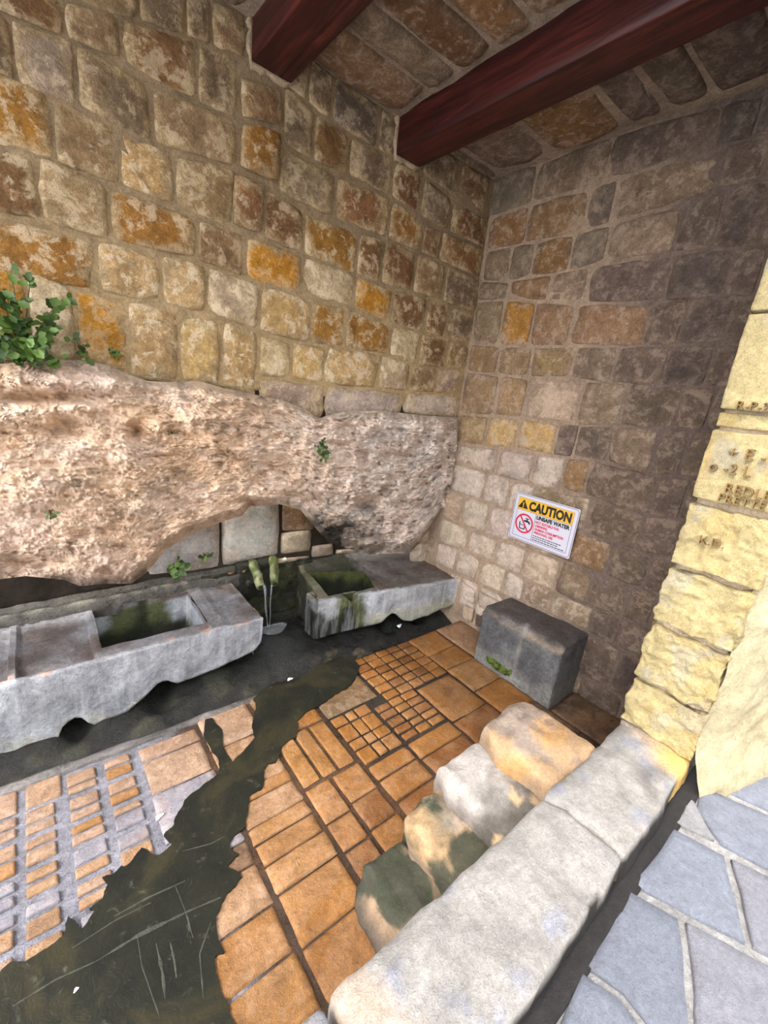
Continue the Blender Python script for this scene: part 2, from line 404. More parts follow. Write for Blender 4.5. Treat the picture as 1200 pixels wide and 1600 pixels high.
# ------------------------------------------------------------------ right-hand side wall
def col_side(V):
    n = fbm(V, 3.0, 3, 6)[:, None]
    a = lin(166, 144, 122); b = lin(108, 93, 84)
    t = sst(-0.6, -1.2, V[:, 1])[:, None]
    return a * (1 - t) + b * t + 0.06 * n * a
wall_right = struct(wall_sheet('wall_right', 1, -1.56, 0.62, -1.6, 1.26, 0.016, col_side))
S0 = [(764, 276), (830, 260), (880, 238), (925, 220), (990, 202), (1120, 166), (1200, 146), (1240, 136)]
S1 = [(764, 341), (825, 320), (915, 297), (960, 281), (990, 271), (1081, 242), (1124, 228), (1240, 204)]
S2 = [(758, 393), (800, 385), (845, 377), (910, 362), (962, 348), (1042, 331), (1120, 298), (1240, 266)]
S3 = [(750, 439), (795, 440), (830, 432), (890, 425), (947, 408), (1000, 402), (1050, 396), (1115, 391), (1240, 382)]
S4 = [(743, 470), (792, 468), (855, 472), (915, 475), (990, 477), (1025, 474), (1075, 463), (1125, 465), (1240, 468)]
S5 = [(735, 536), (775, 540), (827, 542), (880, 541), (942, 540), (975, 542), (1062, 540), (1240, 534)]
S6 = [(725, 580), (777, 585), (817, 590), (897, 591), (950, 602), (1000, 592), (1040, 606), (1240, 604)]
S7 = [(718, 646), (762, 650), (817, 655), (870, 660), (912, 665), (985, 665), (1050, 672), (1240, 676)]
S8 = [(711, 693), (775, 700), (807, 701), (835, 709), (855, 712), (912, 716), (950, 723), (1015, 744), (1240, 752)]
S9 = [(704, 722), (737, 730), (775, 742), (825, 757), (905, 771), (970, 797), (1015, 807), (1240, 830)]
S10a = [(698, 765), (755, 783), (800, 799), (880, 822), (960, 850), (1020, 870), (1240, 910)]
S10b = [(688, 806), (732, 827), (775, 842), (805, 852), (900, 882), (932, 895), (980, 915), (1240, 985)]
S11 = [(680, 845), (710, 853), (745, 871), (787, 886), (820, 905), (880, 931), (920, 948), (965, 963), (1240, 1070)]
S12 = [(676, 880), (712, 895), (750, 912), (780, 928), (850, 955), (915, 986), (960, 1010), (1240, 1130)]
S13 = [(700, 935), (745, 962), (785, 985), (850, 1010), (905, 1052), (960, 1085), (1240, 1220)]
S14 = [(735, 985), (800, 1025), (905, 1110), (960, 1150), (1240, 1310)]
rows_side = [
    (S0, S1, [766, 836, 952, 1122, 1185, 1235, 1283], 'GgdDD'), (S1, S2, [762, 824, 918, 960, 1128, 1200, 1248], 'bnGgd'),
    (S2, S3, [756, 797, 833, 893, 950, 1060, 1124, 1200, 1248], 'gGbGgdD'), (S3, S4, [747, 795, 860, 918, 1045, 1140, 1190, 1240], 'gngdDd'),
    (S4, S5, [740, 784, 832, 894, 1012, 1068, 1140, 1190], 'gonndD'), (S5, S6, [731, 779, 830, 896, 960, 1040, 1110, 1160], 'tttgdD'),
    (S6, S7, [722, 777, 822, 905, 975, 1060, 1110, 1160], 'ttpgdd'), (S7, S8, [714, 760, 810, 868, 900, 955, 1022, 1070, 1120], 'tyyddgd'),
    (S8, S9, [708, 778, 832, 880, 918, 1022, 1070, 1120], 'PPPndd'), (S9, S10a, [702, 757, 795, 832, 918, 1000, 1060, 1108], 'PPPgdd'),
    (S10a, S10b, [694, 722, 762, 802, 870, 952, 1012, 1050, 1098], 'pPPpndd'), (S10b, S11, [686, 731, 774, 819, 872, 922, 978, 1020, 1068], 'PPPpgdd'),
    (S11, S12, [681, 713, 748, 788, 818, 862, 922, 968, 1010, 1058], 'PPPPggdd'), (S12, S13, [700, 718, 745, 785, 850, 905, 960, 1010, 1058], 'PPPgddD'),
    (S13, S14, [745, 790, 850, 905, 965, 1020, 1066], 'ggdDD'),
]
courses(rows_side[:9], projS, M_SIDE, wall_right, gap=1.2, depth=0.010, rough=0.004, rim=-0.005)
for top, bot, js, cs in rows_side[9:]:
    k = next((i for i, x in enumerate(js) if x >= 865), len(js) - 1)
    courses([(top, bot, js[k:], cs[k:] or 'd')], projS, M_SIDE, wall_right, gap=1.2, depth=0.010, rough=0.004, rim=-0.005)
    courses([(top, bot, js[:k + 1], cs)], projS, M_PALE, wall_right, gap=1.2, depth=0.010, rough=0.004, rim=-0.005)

# ------------------------------------------------------------------ ceiling and beams
def ceil_sheet():
    nx, ny = 200, 120
    X, Y = np.meshgrid(np.linspace(-3.3, 0.1, nx), np.linspace(-1.56, 0.1, ny), indexing='ij')
    P = np.stack([X, Y, np.zeros_like(X)], -1); P[..., 2] = ZC + 0.006 * fbm(P, 6, 4, 31)
    V = P.reshape(-1, 3); F = [tuple(f)[::-1] for f in grid_faces(nx, ny)]
    top = np.array([[-3.3, -1.56, 1.5], [0.3, -1.56, 1.5], [0.3, 0.3, 1.5], [-3.3, 0.3, 1.5]])
    b = len(V); V = np.concatenate([V, top]); F.append((b, b + 1, b + 2, b + 3))
    c0 = [0, (nx - 1) * ny, nx * ny - 1, ny - 1]
    for t in range(4): F.append((c0[t], b + t, b + (t + 1) % 4, c0[(t + 1) % 4]))
    n = fbm(V, 3, 3, 2)[:, None]
    return make('ceiling', V, F, M_MORTAR, None, lin(158, 138, 118) * (1 + 0.2 * n), True)
ceiling = struct(ceil_sheet())
projC = lambda x, y, d: np.stack([x, y, np.full_like(x, ZC) - d], -1)
sepL = [0.0] + [float(onZ(x, y, ZC)[1]) for x, y in ((677, 140), (717, 107), (775, 72), (840, 37))]
sepL += [sepL[-1] - 0.16 * k for k in range(1, 6)]
sepR = [-0.0] + [float(onZ(x, y, ZC)[1]) for x, y in ((747, 250), (833, 207), (952, 158), (1017, 133), (1096, 104))] + [-1.27, -1.5]
def ceil_bay(x0, x1, seps, cs):
    seps = sorted(seps, reverse=True); k = 0
    for i in range(len(seps) - 1):
        if seps[i] - seps[i + 1] < 0.05: continue
        y0, y1 = seps[i] - 0.012, max(seps[i + 1] + 0.012, -1.54)
        if y0 - y1 < .03: continue
        stone_from('slab', [(x0, y1), (x1, y1), (x1, y0), (x0, y0)], projC, M_SIDE, ceiling, pal(cs[k % len(cs)]), depth=0.022, n=10, rough=0.010, rnd=.1)
        k += 1
ceil_bay(-1.235, -0.745, sepL, 'ngBrbtn')
ceil_bay(-0.545, -0.04, sepR, 'ggbGGdd')
ceil_bay(-2.0, -1.44, [0.0, -.16, -.33, -.5, -.66, -.83, -1.0, -1.2, -1.4, -1.54], 'gtb')
ceil_bay(-2.75, -2.2, [0.0, -.18, -.36, -.52, -.7, -.9, -1.1, -1.3, -1.54], 'tgb')
def beam(x0, x1, z0, label, groove):
    def fn(V, V0, N):
        if groove:
            xm = x0 + (x1 - x0) * 0.72
            g = np.exp(-((V0[:, 0] - xm) / 0.004) ** 2) * (V0[:, 2] < z0 + 0.01) * (1 if groove else 0)
            V[:, 2] += 0.006 * g
        return V
    V, F, N = rough_box((x0, -1.75, z0), (x1, 0.12, 1.34), (28, 40, 10), 0.006, 0.0012, 9.0, 3, 0, fn)
    t = thing('ceiling_beam', label, 'beam', ((x0 + x1) / 2, 0.0, z0))
    pv(make('timber', V, F, M_WOOD, None), t)
    # lime mortar packed round the beam end where it enters the wall
    n = 24; Vm = []; Fm = []
    w = (x1 - x0) / 2; xc = (x0 + x1) / 2
    for k in range(n + 1):
        s = k / n * 3; 
        if s < 1: p = (x0, ZC - (ZC - z0) * s); q = (-1, 0)
        elif s < 2: p = (x0 + (x1 - x0) * (s - 1), z0); q = (0, -1)
        else: p = (x1, z0 + (ZC - z0) * (s - 2)); q = (1, 0)
        e = 0.016 + 0.010 * math.sin(k * 2.1 + x0 * 9) * math.sin(k * .7)
        Vm += [(p[0], -0.016, p[1]), (p[0] + q[0] * e * .6, -0.020, p[1] + q[1] * e * .6), (p[0] + q[0] * e, -0.004, p[1] + q[1] * e)]
        if k: 
            b = (k - 1) * 3
            Fm += [(b, b + 1, b + 4, b + 3), (b + 1, b + 2, b + 5, b + 4)]
    pv(make('mortar_collar', Vm, Fm, M_MORTAR, None, np.tile(lin(186, 164, 138), (len(Vm), 1))), t)
    return t
beam(-1.415, -1.258, 1.09, 'dark red stained timber beam with a lengthwise crack, the shorter one in view', True)
beam(-0.722, -0.571, 1.06, 'long red stained timber beam nearer the side wall', False)

# ------------------------------------------------------------------ bedrock outcrop under the masonry
ROCK_TOP = [(-420, 532), (-90, 562)] + M5[1:]
ROCK_BOT = [(-420, 962), (-70, 914), (0, 905), (40, 900), (100, 906), (125, 916), (165, 912), (205, 912), (232, 892), (258, 860), (300, 834), (345, 816), (378, 806), (390, 792), (437, 788), (470, 797), (492, 824), (512, 846), (540, 856), (575, 866), (640, 864), (655, 850), (690, 800)]
def rock():
    nu, nv = 560, 220
    u = np.linspace(0, 1, nu); v = np.linspace(0, 1, nv)
    RE = np.array([(712, 650), (708, 700), (700, 750), (688, 800), (660, 850)], float)   # edge against the side wall
    T = np.array(ROCK_TOP, float); B = np.array(ROCK_BOT, float)
    U, Vv = np.meshgrid(u, v, indexing='ij')
    X = -400 + 1114 * U ** .9
    yt = np.interp(X, T[:, 0], T[:, 1]) - 3; yb = np.interp(X, B[:, 0], B[:, 1])
    Y = yt + (yb - yt) * Vv
    lim = np.interp(Y, RE[:, 1], RE[:, 0])
    X = np.minimum(X, lim + 6)
    right = sst(350, 640, X)
    prof = -0.035 - 0.05 * np.sin(np.pi * np.clip(Vv / 0.62, 0, 1)) * (1 - 0.6 * right)
    prof = prof + (0.20 - 0.05 * sst(560, 700, X)) * (.22 * sst(.5, .9, Vv) + .78 * sst(0.92, 1.01, Vv))
    prof = prof * (1 - sst(690, 712, X) * 0.55)
    P = onY(X, Y, np.zeros_like(X)); Q = P.copy(); Q[..., 1] = 0.0
    S = Q * np.array([1.0, 1.0, 1.7])                         # bedding lies nearly level
    S[..., 2] += 0.25 * Q[..., 0]
    d = 0.030 * fbm(S, 3.2, 3, 40)
    rg = 1 - np.abs(fbm(S, 8.0, 4, 44)); d = d + 0.028 * (rg - 0.6)
    fl = np.abs(fbm(Q * np.array([1, 1, 1.5]), 19, 4, 45, .6)); d = d + 0.015 * fl           # flaky scales
    bl = np.abs(fbm(Q * np.array([1, 1, 1.3]), 6.5, 2, 52, .5)); d = d + 0.034 * (bl - .3)   # rounded swellings with creases between
    cr = np.abs(noise(S * 11 + 3 * noise(Q * 4, 6)[..., None], 46)); d = d - 0.010 * sst(.05, .0, cr) * sst(.1, .5, noise(Q * 5, 49))     # cracks
    lv = 4.5 * fbm(Q * np.array([1, 1, 1.7]), 6.5, 4, 55, .55); d = d + 0.013 * (np.floor(lv) + sst(0, .16, lv - np.floor(lv)) - lv * .55)   # overlapping flakes
    d = d + 0.008 * fbm(Q, 55, 3, 47)
    stp = S[..., 2] * 13 + 1.4 * fbm(Q, 4, 3, 48); fr = stp - np.floor(stp)
    d = d + 0.020 * (fr ** 2.2) * (0.5 + 0.5 * noise(Q * 5, 50)) * (1 - 0.35 * right)
    # named hollows and swellings: (x, y, rx, ry, depth)
    for hx, hy, rx, ry, dep in [(112, 668, 34, 16, -.055), (60, 690, 60, 30, -.03), (60, 622, 85, 9, -.05), (228, 690, 22, 30, -.035), (245, 668, 20, 14, .03), (210, 675, 10, 12, -.04), (250, 715, 22, 7, -.03),
                                (330, 640, 60, 45, .025), (375, 685, 8, 14, -.035), (430, 720, 30, 10, -.035), (440, 735, 18, 7, -.03), (435, 618, 14, 4, -.04), (568, 715, 8, 13, -.05), (620, 714, 26, 8, -.06), (545, 668, 12, 4, -.02),
                                (675, 716, 8, 3, -.02), (585, 785, 30, 12, -.03), (560, 790, 40, 10, -.02), (640, 790, 40, 8, -.015), (385, 785, 22, 9, -.04), (330, 700, 40, 10, .015), (150, 600, 100, 12, .035), (30, 590, 70, 16, .035),
                                (310, 600, 30, 5, -.02), (90, 770, 80, 22, .02), (200, 790, 60, 18, .015), (165, 893, 12, 8, -.03), (60, 880, 60, 8, -.04), (300, 800, 50, 10, .02), (120, 640, 40, 8, .02), (500, 760, 70, 14, .02)]:
        d = d + 1.7 * dep * np.exp(-(((X - hx) / rx) ** 2 + ((Y - hy) / ry) ** 2) ** 1.3)
    pit = fbm(Q * np.array([1, 1, 1.8]), 30, 2, 60); d = d - 0.016 * sst(0.55, 0.85, pit) * (0.6 + .8 * right)
    st2 = S[..., 2] * 27 + 1.1 * fbm(Q, 9, 3, 62); d = d + 0.010 * (st2 - np.floor(st2)) ** 2 * (.4 + .6 * right)
    edge = np.minimum(sst(0, 0.05, Vv), 1.0)
    dep = prof - d * (0.3 + 0.7 * edge)
    Wp = onY(X, Y, dep)
    # colours: pinkish cream stone, orange to the top left, paler and greyer to the right, near-black patches low on the right
    n = fbm(Q, 5, 4, 70); n2 = fbm(S, 9, 4, 74)
    c = np.zeros(X.shape + (3,)) + lin(234, 204, 176)
    def lay(col, m): 
        nonlocal c
        m = np.clip(m, 0, 1)[..., None]; c = c * (1 - m) + np.asarray(col) * m
    lay(lin(238, 202, 166), sst(0.05, 0.5, n) * 0.6 * (1 - right) * (1 - sst(.5, .9, Vv)))
    lay(lin(226, 198, 180), sst(0.0, 0.6, fbm(Q, 3, 3, 77)) * (1 - right) * .8 * (X < 240))
    lay(lin(242, 218, 198), sst(0.1, 0.6, n2) * 0.6)
    lay(lin(236, 222, 212), right * 0.75)
    lay(lin(238, 226, 216), right * sst(0.1, 0.6, n2) * 0.7)
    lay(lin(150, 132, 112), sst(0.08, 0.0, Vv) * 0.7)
    lay(lin(140, 128, 120), sst(.4, .7, fbm(S, 7, 4, 80)) * right * sst(0.52, 0.75, Vv) * 0.4)
    low = np.exp(-(((X - 520) / 60) ** 2 + ((Y - 838) / 28) ** 2)) * 1.3
    lay(lin(58, 54, 48), low * (0.6 + 0.8 * sst(-.3, .5, n2)))
    lay(lin(70, 68, 66), 1.2 * np.exp(-(((X - 582) / 26) ** 2 + ((Y - 782) / 14) ** 2)) * sst(-.4, .3, n2))
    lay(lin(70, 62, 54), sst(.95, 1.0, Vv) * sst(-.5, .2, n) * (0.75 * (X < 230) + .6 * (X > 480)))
    lay(lin(120, 104, 90), sst(0.55, 0.9, pit) * 0.35)
    lay(lin(150, 124, 104), sst(.05, .0, cr) * .2)
    c *= (0.9 + 0.12 * fbm(Q, 22, 3, 82))[..., None]
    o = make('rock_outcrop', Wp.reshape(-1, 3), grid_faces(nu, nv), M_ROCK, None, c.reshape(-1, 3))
    return tag(o, 'pinkish cream weathered bedrock outcrop bulging below the stone masonry', 'rock')
rock()
# recess under the overhang, behind the troughs
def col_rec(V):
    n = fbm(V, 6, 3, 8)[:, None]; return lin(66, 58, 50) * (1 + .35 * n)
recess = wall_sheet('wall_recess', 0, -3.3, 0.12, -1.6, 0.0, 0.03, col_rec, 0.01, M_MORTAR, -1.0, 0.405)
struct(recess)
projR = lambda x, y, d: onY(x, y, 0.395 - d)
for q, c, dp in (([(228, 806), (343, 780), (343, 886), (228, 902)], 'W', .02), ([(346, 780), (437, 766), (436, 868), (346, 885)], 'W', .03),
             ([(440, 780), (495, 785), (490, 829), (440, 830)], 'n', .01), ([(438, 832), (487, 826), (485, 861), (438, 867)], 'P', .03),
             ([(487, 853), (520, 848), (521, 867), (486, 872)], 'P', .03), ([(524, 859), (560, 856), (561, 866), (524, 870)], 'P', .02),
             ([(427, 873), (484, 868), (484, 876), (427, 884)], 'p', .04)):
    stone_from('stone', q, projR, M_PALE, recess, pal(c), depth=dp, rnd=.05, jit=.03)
projK = lambda x, y, d: onY(x, y, 0.12 - d)
for q, c in (([(686, 720), (712, 700), (706, 762), (682, 800)], 'p'), ([(668, 790), (700, 764), (690, 806), (664, 832)], 'n'), ([(652, 826), (688, 806), (684, 845), (644, 862)], 'p'), ([(640, 850), (684, 843), (682, 890), (640, 878)], 'P')):
    stone_from('stone', q, projK, M_PALE, wall_right, pal(c), depth=.02)

# ------------------------------------------------------------------ floor of the wash-house
def floor_base():
    nx, ny = 170, 70
    X, Y = np.meshgrid(np.linspace(-3.2, 0.05, nx), np.linspace(-1.55, -0.31, ny), indexing='ij')
    P = np.stack([X, Y, np.zeros_like(X)], -1); P[..., 2] = ZF - 0.007 + 0.0025 * fbm(P, 9, 3, 90)
    V = P.reshape(-1, 3)
    t = sst(-1.78, -1.95, V[:, 0] + 0.05 * fbm(V, 6, 3, 3))[:, None]
    g = (sst(-.42, -.52, V[:, 0]) * sst(-1.26, -1.20, V[:, 0]) * sst(-.95, -.88, V[:, 1]) + .5 * sst(-.1, .3, fbm(V, 5, 3, 8)))[:, None]; g = np.clip(g, 0, 1)
    c = (lin(84, 60, 40) * (1 - g) + lin(46, 39, 33) * g) * (1 - t) + lin(132, 132, 142) * t
    F = [tuple(f) for f in grid_faces(nx, ny)]
    b = len(V); ring = [i * ny + ny - 1 for i in range(nx)]
    Vd = V[ring].copy(); Vd[:, 2] = -1.62
    V = np.concatenate([V, Vd]); c = np.concatenate([c, np.tile(lin(40, 38, 34), (nx, 1))])
    for i in range(nx - 1): F.append((ring[i], ring[i + 1], b + i + 1, b + i))
    return make('floor', V, F, M_WET, None, c)
floor = struct(floor_base())
projF = lambda x, y, d: np.stack([x, y, np.full_like(x, ZF) + d], -1)
TP = {'a': (138, 90, 34, .06), 'A': (118, 72, 26, .05), 'q': (142, 98, 48, .12), 'Q': (146, 112, 80, .2), 'm': (100, 78, 52, .2), 'z': (132, 128, 136, .2), 'Z': (146, 118, 96, .25), 'x': (80, 60, 42, .1)}
def tile(x0, x1, y0, y1, c, g=0.008, depth=0.0025, n=7):
    """x0 < x1, y0 > y1 (y0 nearer the troughs)"""
    v = TP[c]; k = lin(*v[:3]) * random.uniform(.93, 1.07)
    gg = g * random.uniform(.6, 1.4)
    stone_from('tile', [(x0 + gg, y1 + gg), (x1 - gg, y1 + gg), (x1 - gg, y0 - gg), (x0 + gg, y0 - gg)], projF, M_TILE, floor, (k[0], k[1] * random.uniform(.98, 1.02), k[2], v[3]), depth=depth, n=n, rough=0.0010, rim=-0.0055, tilt=0.0008, rnd=.012, flat=26, jit=.04)
def col_tiles(x0, x1, ys, cs, g=0.006):
    for i in range(len(ys) - 1): tile(x0, x1, ys[i], ys[i + 1], cs[i % len(cs)], g)
col_tiles(-0.25, 0.0, [-.31, -.64], 'Q', .004)
col_tiles(-0.495, -0.26, [-.32, -.50, -.64, -.84, -1.05, -1.3, -1.53], 'aaqaxx', .0022)
col_tiles(-0.26, 0.0, [-1.13, -1.53], 'x', .004)  # shade of the corner by the block put into this dark tile colour
def subgrid(x0, x1, y0, y1, nx, ny, cs, g, skip=0.0):
    xs = [x0 + (x1 - x0) * (i + (random.uniform(-.14, .14) if 0 < i < nx else 0)) / nx for i in range(nx + 1)]
    ys = [y0 + (y1 - y0) * (i + (random.uniform(-.14, .14) if 0 < i < ny else 0)) / ny for i in range(ny + 1)]
    for j in range(ny):
        i = 0
        while i < nx:
            w = 2 if (skip and i + 1 < nx and random.random() < skip) else 1
            tile(xs[i], xs[i + w], ys[j], ys[j + 1], random.choice(cs), g, n=6)
            i += w
# the carved washing grid
subgrid(-0.93, -0.50, -0.32, -0.66, 5, 6, 'aaAa', .0048)
subgrid(-1.02, -0.76, -0.66, -0.90, 3, 5, 'aaAA', .006)
subgrid(-1.235, -1.03, -0.62, -0.90, 3, 4, 'aaq', .005, .2)
col_tiles(-1.235, -0.94, [-.32, -.61], 'm', .004)
col_tiles(-0.755, -0.50, [-.67, -.93, -1.12, -1.3, -1.53], 'aAAx', .003)
col_tiles(-1.02, -0.76, [-.91, -1.00, -1.10, -1.25, -1.53], 'aAAx', .003)
col_tiles(-1.235, -1.03, [-.91, -.985, -1.09, -1.18, -1.30, -1.53], 'aaAAx', .0035)
subgrid(-1.49, -1.25, -0.60, -0.86, 3, 1, 'aq', .006)
col_tiles(-1.49, -1.25, [-.32, -.46, -.6], 'ma', .004)
col_tiles(-1.375, -1.25, [-.87, -1.00, -1.12, -1.22, -1.34, -1.53], 'aAaAx', .0032)
col_tiles(-1.49, -1.385, [-.87, -1.02, -1.13, -1.25, -1.4, -1.53], 'qaAax', .0032)
col_tiles(-1.715, -1.50, [-.33, -.52, -.75, -.80, -.895, -.955, -1.03, -1.12, -1.27, -1.4, -1.53], 'ZQqQqaqaaA', .0028)
col_tiles(-1.94, -1.725, [-.37, -.44, -.60, -.80, -.92, -1.0, -1.13, -1.26, -1.4, -1.53], 'ZZzzxQqqaa', .0032)
for xa, xb, off in ((-2.055, -1.965, 0), (-2.165, -2.075, 0), (-2.275, -2.195, .02), (-2.375, -2.29, .01), (-2.5, -2.4, .0), (-2.7, -2.52, .01)):
    y = -.365 - off * .5; k = 0
    if xa < -2.18 and xa > -2.6: tile(xa, xb + (.02 if xa > -2.3 else 0), -.335, -.44, 'Z', .002); y = -.452
    while y > -1.2:
        hgt = random.choice([.034, .038, .052])
        tile(xa, xb, y, y - hgt, random.choice('ZZZq' if y > -.62 else 'ZzzQ'), .0035, n=6)
        y -= hgt + (.016 if k % 2 else .005); k += 1
    col_tiles(xa, xb, [-1.25, -1.4, -1.53], 'x', .004)
V, F, N = rough_box((-3.2, -0.345, -1.62), (-1.24, -0.308, ZF + .006), (60, 3, 6), .008, .006, 9, 5)
make('edging_stone', V, F, M_WET, floor, np.tile(lin(112, 108, 106), (len(V), 1)) * (1 + .3 * fbm(V, 9, 3, 5))[:, None])

# dark algae water lying on the slabs
PUD = [(548, 1024), (562, 1040), (556, 1060), (540, 1076), (520, 1088), (505, 1098), (482, 1110), (466, 1126), (464, 1150), (440, 1166), (430, 1190), (416, 1194), (410, 1230), (392, 1244), (386, 1270), (384, 1292), (366, 1304), (358, 1318), (374, 1334), (356, 1350), (380, 1368), (372, 1376), (350, 1402), (338, 1430), (340, 1470), (352, 1485), (336, 1500), (342, 1540), (356, 1575), (374, 1620), (372, 1700),
       (-120, 1720), (-160, 1590), (-60, 1545), (0, 1518), (18, 1503), (40, 1498), (62, 1486), (98, 1462), (106, 1432), (118, 1438), (128, 1452), (138, 1440), (150, 1422), (138, 1416), (160, 1402), (168, 1384), (160, 1372), (176, 1362), (190, 1350), (198, 1354), (222, 1326), (238, 1332), (250, 1334), (268, 1318), (256, 1306), (268, 1290), (280, 1262), (292, 1246), (318, 1226), (340, 1208), (342, 1190), (328, 1166), (318, 1148), (322, 1124), (334, 1122), (346, 1140), (352, 1176), (362, 1192), (380, 1172), (398, 1152), (394, 1128), (400, 1108), (398, 1090), (420, 1070), (448, 1062), (470, 1058), (500, 1040), (524, 1028)]
def puddle():
    P = np.array(PUD, float); Q = []
    for i in range(len(P)):
        a, b = P[i], P[(i + 1) % len(P)]; m = max(3, int(np.linalg.norm(b - a) / 3))
        for t in range(m): Q.append(a + (b - a) * t / m)
    Q = np.array(Q); Wq = onZ(Q[:, 0], Q[:, 1], np.full(len(Q), ZF + 0.008))
    Wq[:, 0] += .007 * fbm(Wq, 30, 4, 91); Wq[:, 1] += .007 * fbm(Wq, 30, 4, 95)
    bm = bmesh.new(); vs = [bm.verts.new(p) for p in Wq]
    es = [bm.edges.new((vs[i], vs[(i + 1) % len(vs)])) for i in range(len(vs))]
    bmesh.ops.triangle_fill(bm, use_beauty=True, use_dissolve=False, edges=es)
    for f in bm.faces:
        if f.normal.z < 0: f.normal_flip()
    r = bmesh.ops.extrude_face_region(bm, geom=bm.faces[:])
    for v in r['geom']:
        if isinstance(v, bmesh.types.BMVert): v.co.z -= 0.006
    bmesh.ops.recalc_face_normals(bm, faces=bm.faces[:])
    me = bpy.data.meshes.new('puddle'); bm.to_mesh(me); bm.free(); me.materials.append(M_PUDDLE)
    o = bpy.data.objects.new('puddle', me); COL.objects.link(o)
    tag(o, 'dark green algae puddle spreading across the orange floor slabs', 'puddle')
    # pale strips added on the water, standing for slab joints seen through it
    m = stone_mat('pale_joint', 'col', 2.0, None, 0.4, 0.002, 0.5, contrast=0.4)
    for ln, w in (([(150, 1502), (215, 1462), (300, 1421), (345, 1402)], .007), ([(112, 1482), (180, 1438), (236, 1410)], .005), ([(178, 1432), (232, 1402), (290, 1376)], .006), ([(20, 1572), (88, 1530), (150, 1502)], .005),
                  ([(274, 1384), (290, 1424), (302, 1466)], .004), ([(215, 1466), (222, 1510), (250, 1590)], .004), ([(266, 1472), (272, 1498), (276, 1528)], .008), ([(244, 1474), (254, 1520), (258, 1560)], .008), ([(330, 1440), (312, 1490), (318, 1560)], .004), ([(285, 1330), (330, 1318), (352, 1306)], .005)):
        L = np.array(ln, float); t = np.linspace(0, len(L) - 1, 30); px = np.interp(t, range(len(L)), L[:, 0]); py = np.interp(t, range(len(L)), L[:, 1])
        C_ = onZ(px, py, np.full(30, ZF + .0085)); d = np.gradient(C_, axis=0); d /= np.linalg.norm(d, axis=1, keepdims=True); nrm = np.stack([-d[:, 1], d[:, 0], d[:, 2] * 0], 1)
        ww = (.7 * w * (.35 + .65 * np.abs(fbm(C_, 24, 3, 97))) * np.sin(np.pi * np.linspace(.04, .96, 30)) ** .5)[:, None]
        V = np.concatenate([C_ - nrm * ww, C_ + np.array([0, 0, .0008]), C_ + nrm * ww]); F = []
        for k in range(29): F += [(k, k + 1, 31 + k, 30 + k), (30 + k, 31 + k, 61 + k, 60 + k)]
        make('joint_line', V, F, m, o, np.tile(lin(64, 65, 56), (90, 1)))
    return o
puddle()

# ------------------------------------------------------------------ washing troughs
MOSS = lin(74, 80, 38); MOSSD = lin(38, 42, 26)
def fine_axis(a, b, step, cuts):
    xs = set(np.linspace(a, b, int(abs(b - a) / step) + 1).tolist())
    for c in cuts: xs |= {c - 0.004, c + 0.004}
    return np.array(sorted(xs))
def basin(quad, ztop, zbot, colf):
    """walls and bottom of a carved hollow; quad lists its rim front-left, front-right, back-right, back-left"""
    q = np.array(quad, float); per = []
    for k in range(4):
        for t in np.linspace(0, 1, 22)[:-1]: per.append(q[k] + (q[(k + 1) % 4] - q[k]) * t)
    per = np.array(per); c = per.mean(0); n = len(per); V = []; nl = 16
    for l in range(nl):
        f = l / (nl - 1); V.append(np.concatenate([c + (per - c) * (1.02 - .07 * f - .05 * max(0, f - .8) * 5), np.full((n, 1), ztop + (zbot - ztop) * f)], 1))
    for f in (.7, .4, .1): V.append(np.concatenate([c + (per - c) * f, np.full((n, 1), zbot)], 1))
    V = np.concatenate(V); V = V + .004 * np.stack([fbm(V, 14, 4, 101), fbm(V, 14, 4, 105), .6 * fbm(V, 14, 4, 109)], 1)
    F = []
    for l in range(nl + 2):
        for k in range(n): F.append((l * n + k, (l + 1) * n + k, (l + 1) * n + (k + 1) % n, l * n + (k + 1) % n))
    F.append(tuple((nl + 2) * n + k for k in range(n)))
    return V, F, colf(V)
def trough(X, Y, H, cav, frontz, colf, amp=0.004):
    """carved stone trough: a top with an opening, a front face whose foot follows frontz(x), closed ends"""
    nx, ny = X.shape; nf = 22; yf = Y[:, :1]; xs = X[:, 0]
    f = np.linspace(1, 0, nf)[None, :]; P = np.stack([X, Y, H], -1)
    zb = frontz(xs)[:, None]; top = H[:, :1]
    FR = np.stack([np.repeat(X[:, :1], nf, 1), yf + 0.006 * f ** 3, zb + (top - zb) * (1 - f)], -1)
    back = np.repeat(FR[:, :1], 3, 1); back[..., 1] += np.array([.16, .09, .03]); back[..., 2] += np.array([.03, .01, .0])
    A = np.concatenate([back, FR[:, :-1], P], 1); m = A.shape[1]
    V0 = A.reshape(-1, 3); V = V0.copy()
    for k, sd in ((2, 100), (1, 104), (0, 108)): V[:, k] += amp * (.6 if k == 0 else 1) * fbm(V0, 14, 4, sd)
    chip = np.exp(-((V0[:, 2] - ZT) / .012) ** 2) * (np.abs(V0[:, 1] - np.repeat(yf[:, 0], m)) < .012)
    V[:, 2] -= .008 * chip * np.clip(fbm(V0, 22, 3, 117) + .2, 0, 1.2)
    cf = np.zeros((nx, m), bool); cf[:, m - ny:] = cav; cf = cf.ravel()
    F = [tuple(q) for q in grid_faces(nx, m) if not cf[q].any()]
    for i, fl in ((0, False), (nx - 1, True)):
        base = len(V); e = V[i * m + 3:(i + 1) * m].copy(); lo = e.copy()
        k = e[:, 1] < yf[i, 0] + .10; lo[k, 1] = yf[i, 0] + .12; lo[~k, 2] = -1.52
        V = np.concatenate([V, lo])
        for j in range(m - 4):
            q = (i * m + 3 + j, base + j, base + j + 1, i * m + 4 + j); F.append(q if not fl else q[::-1])
    return V, F, colf(V)
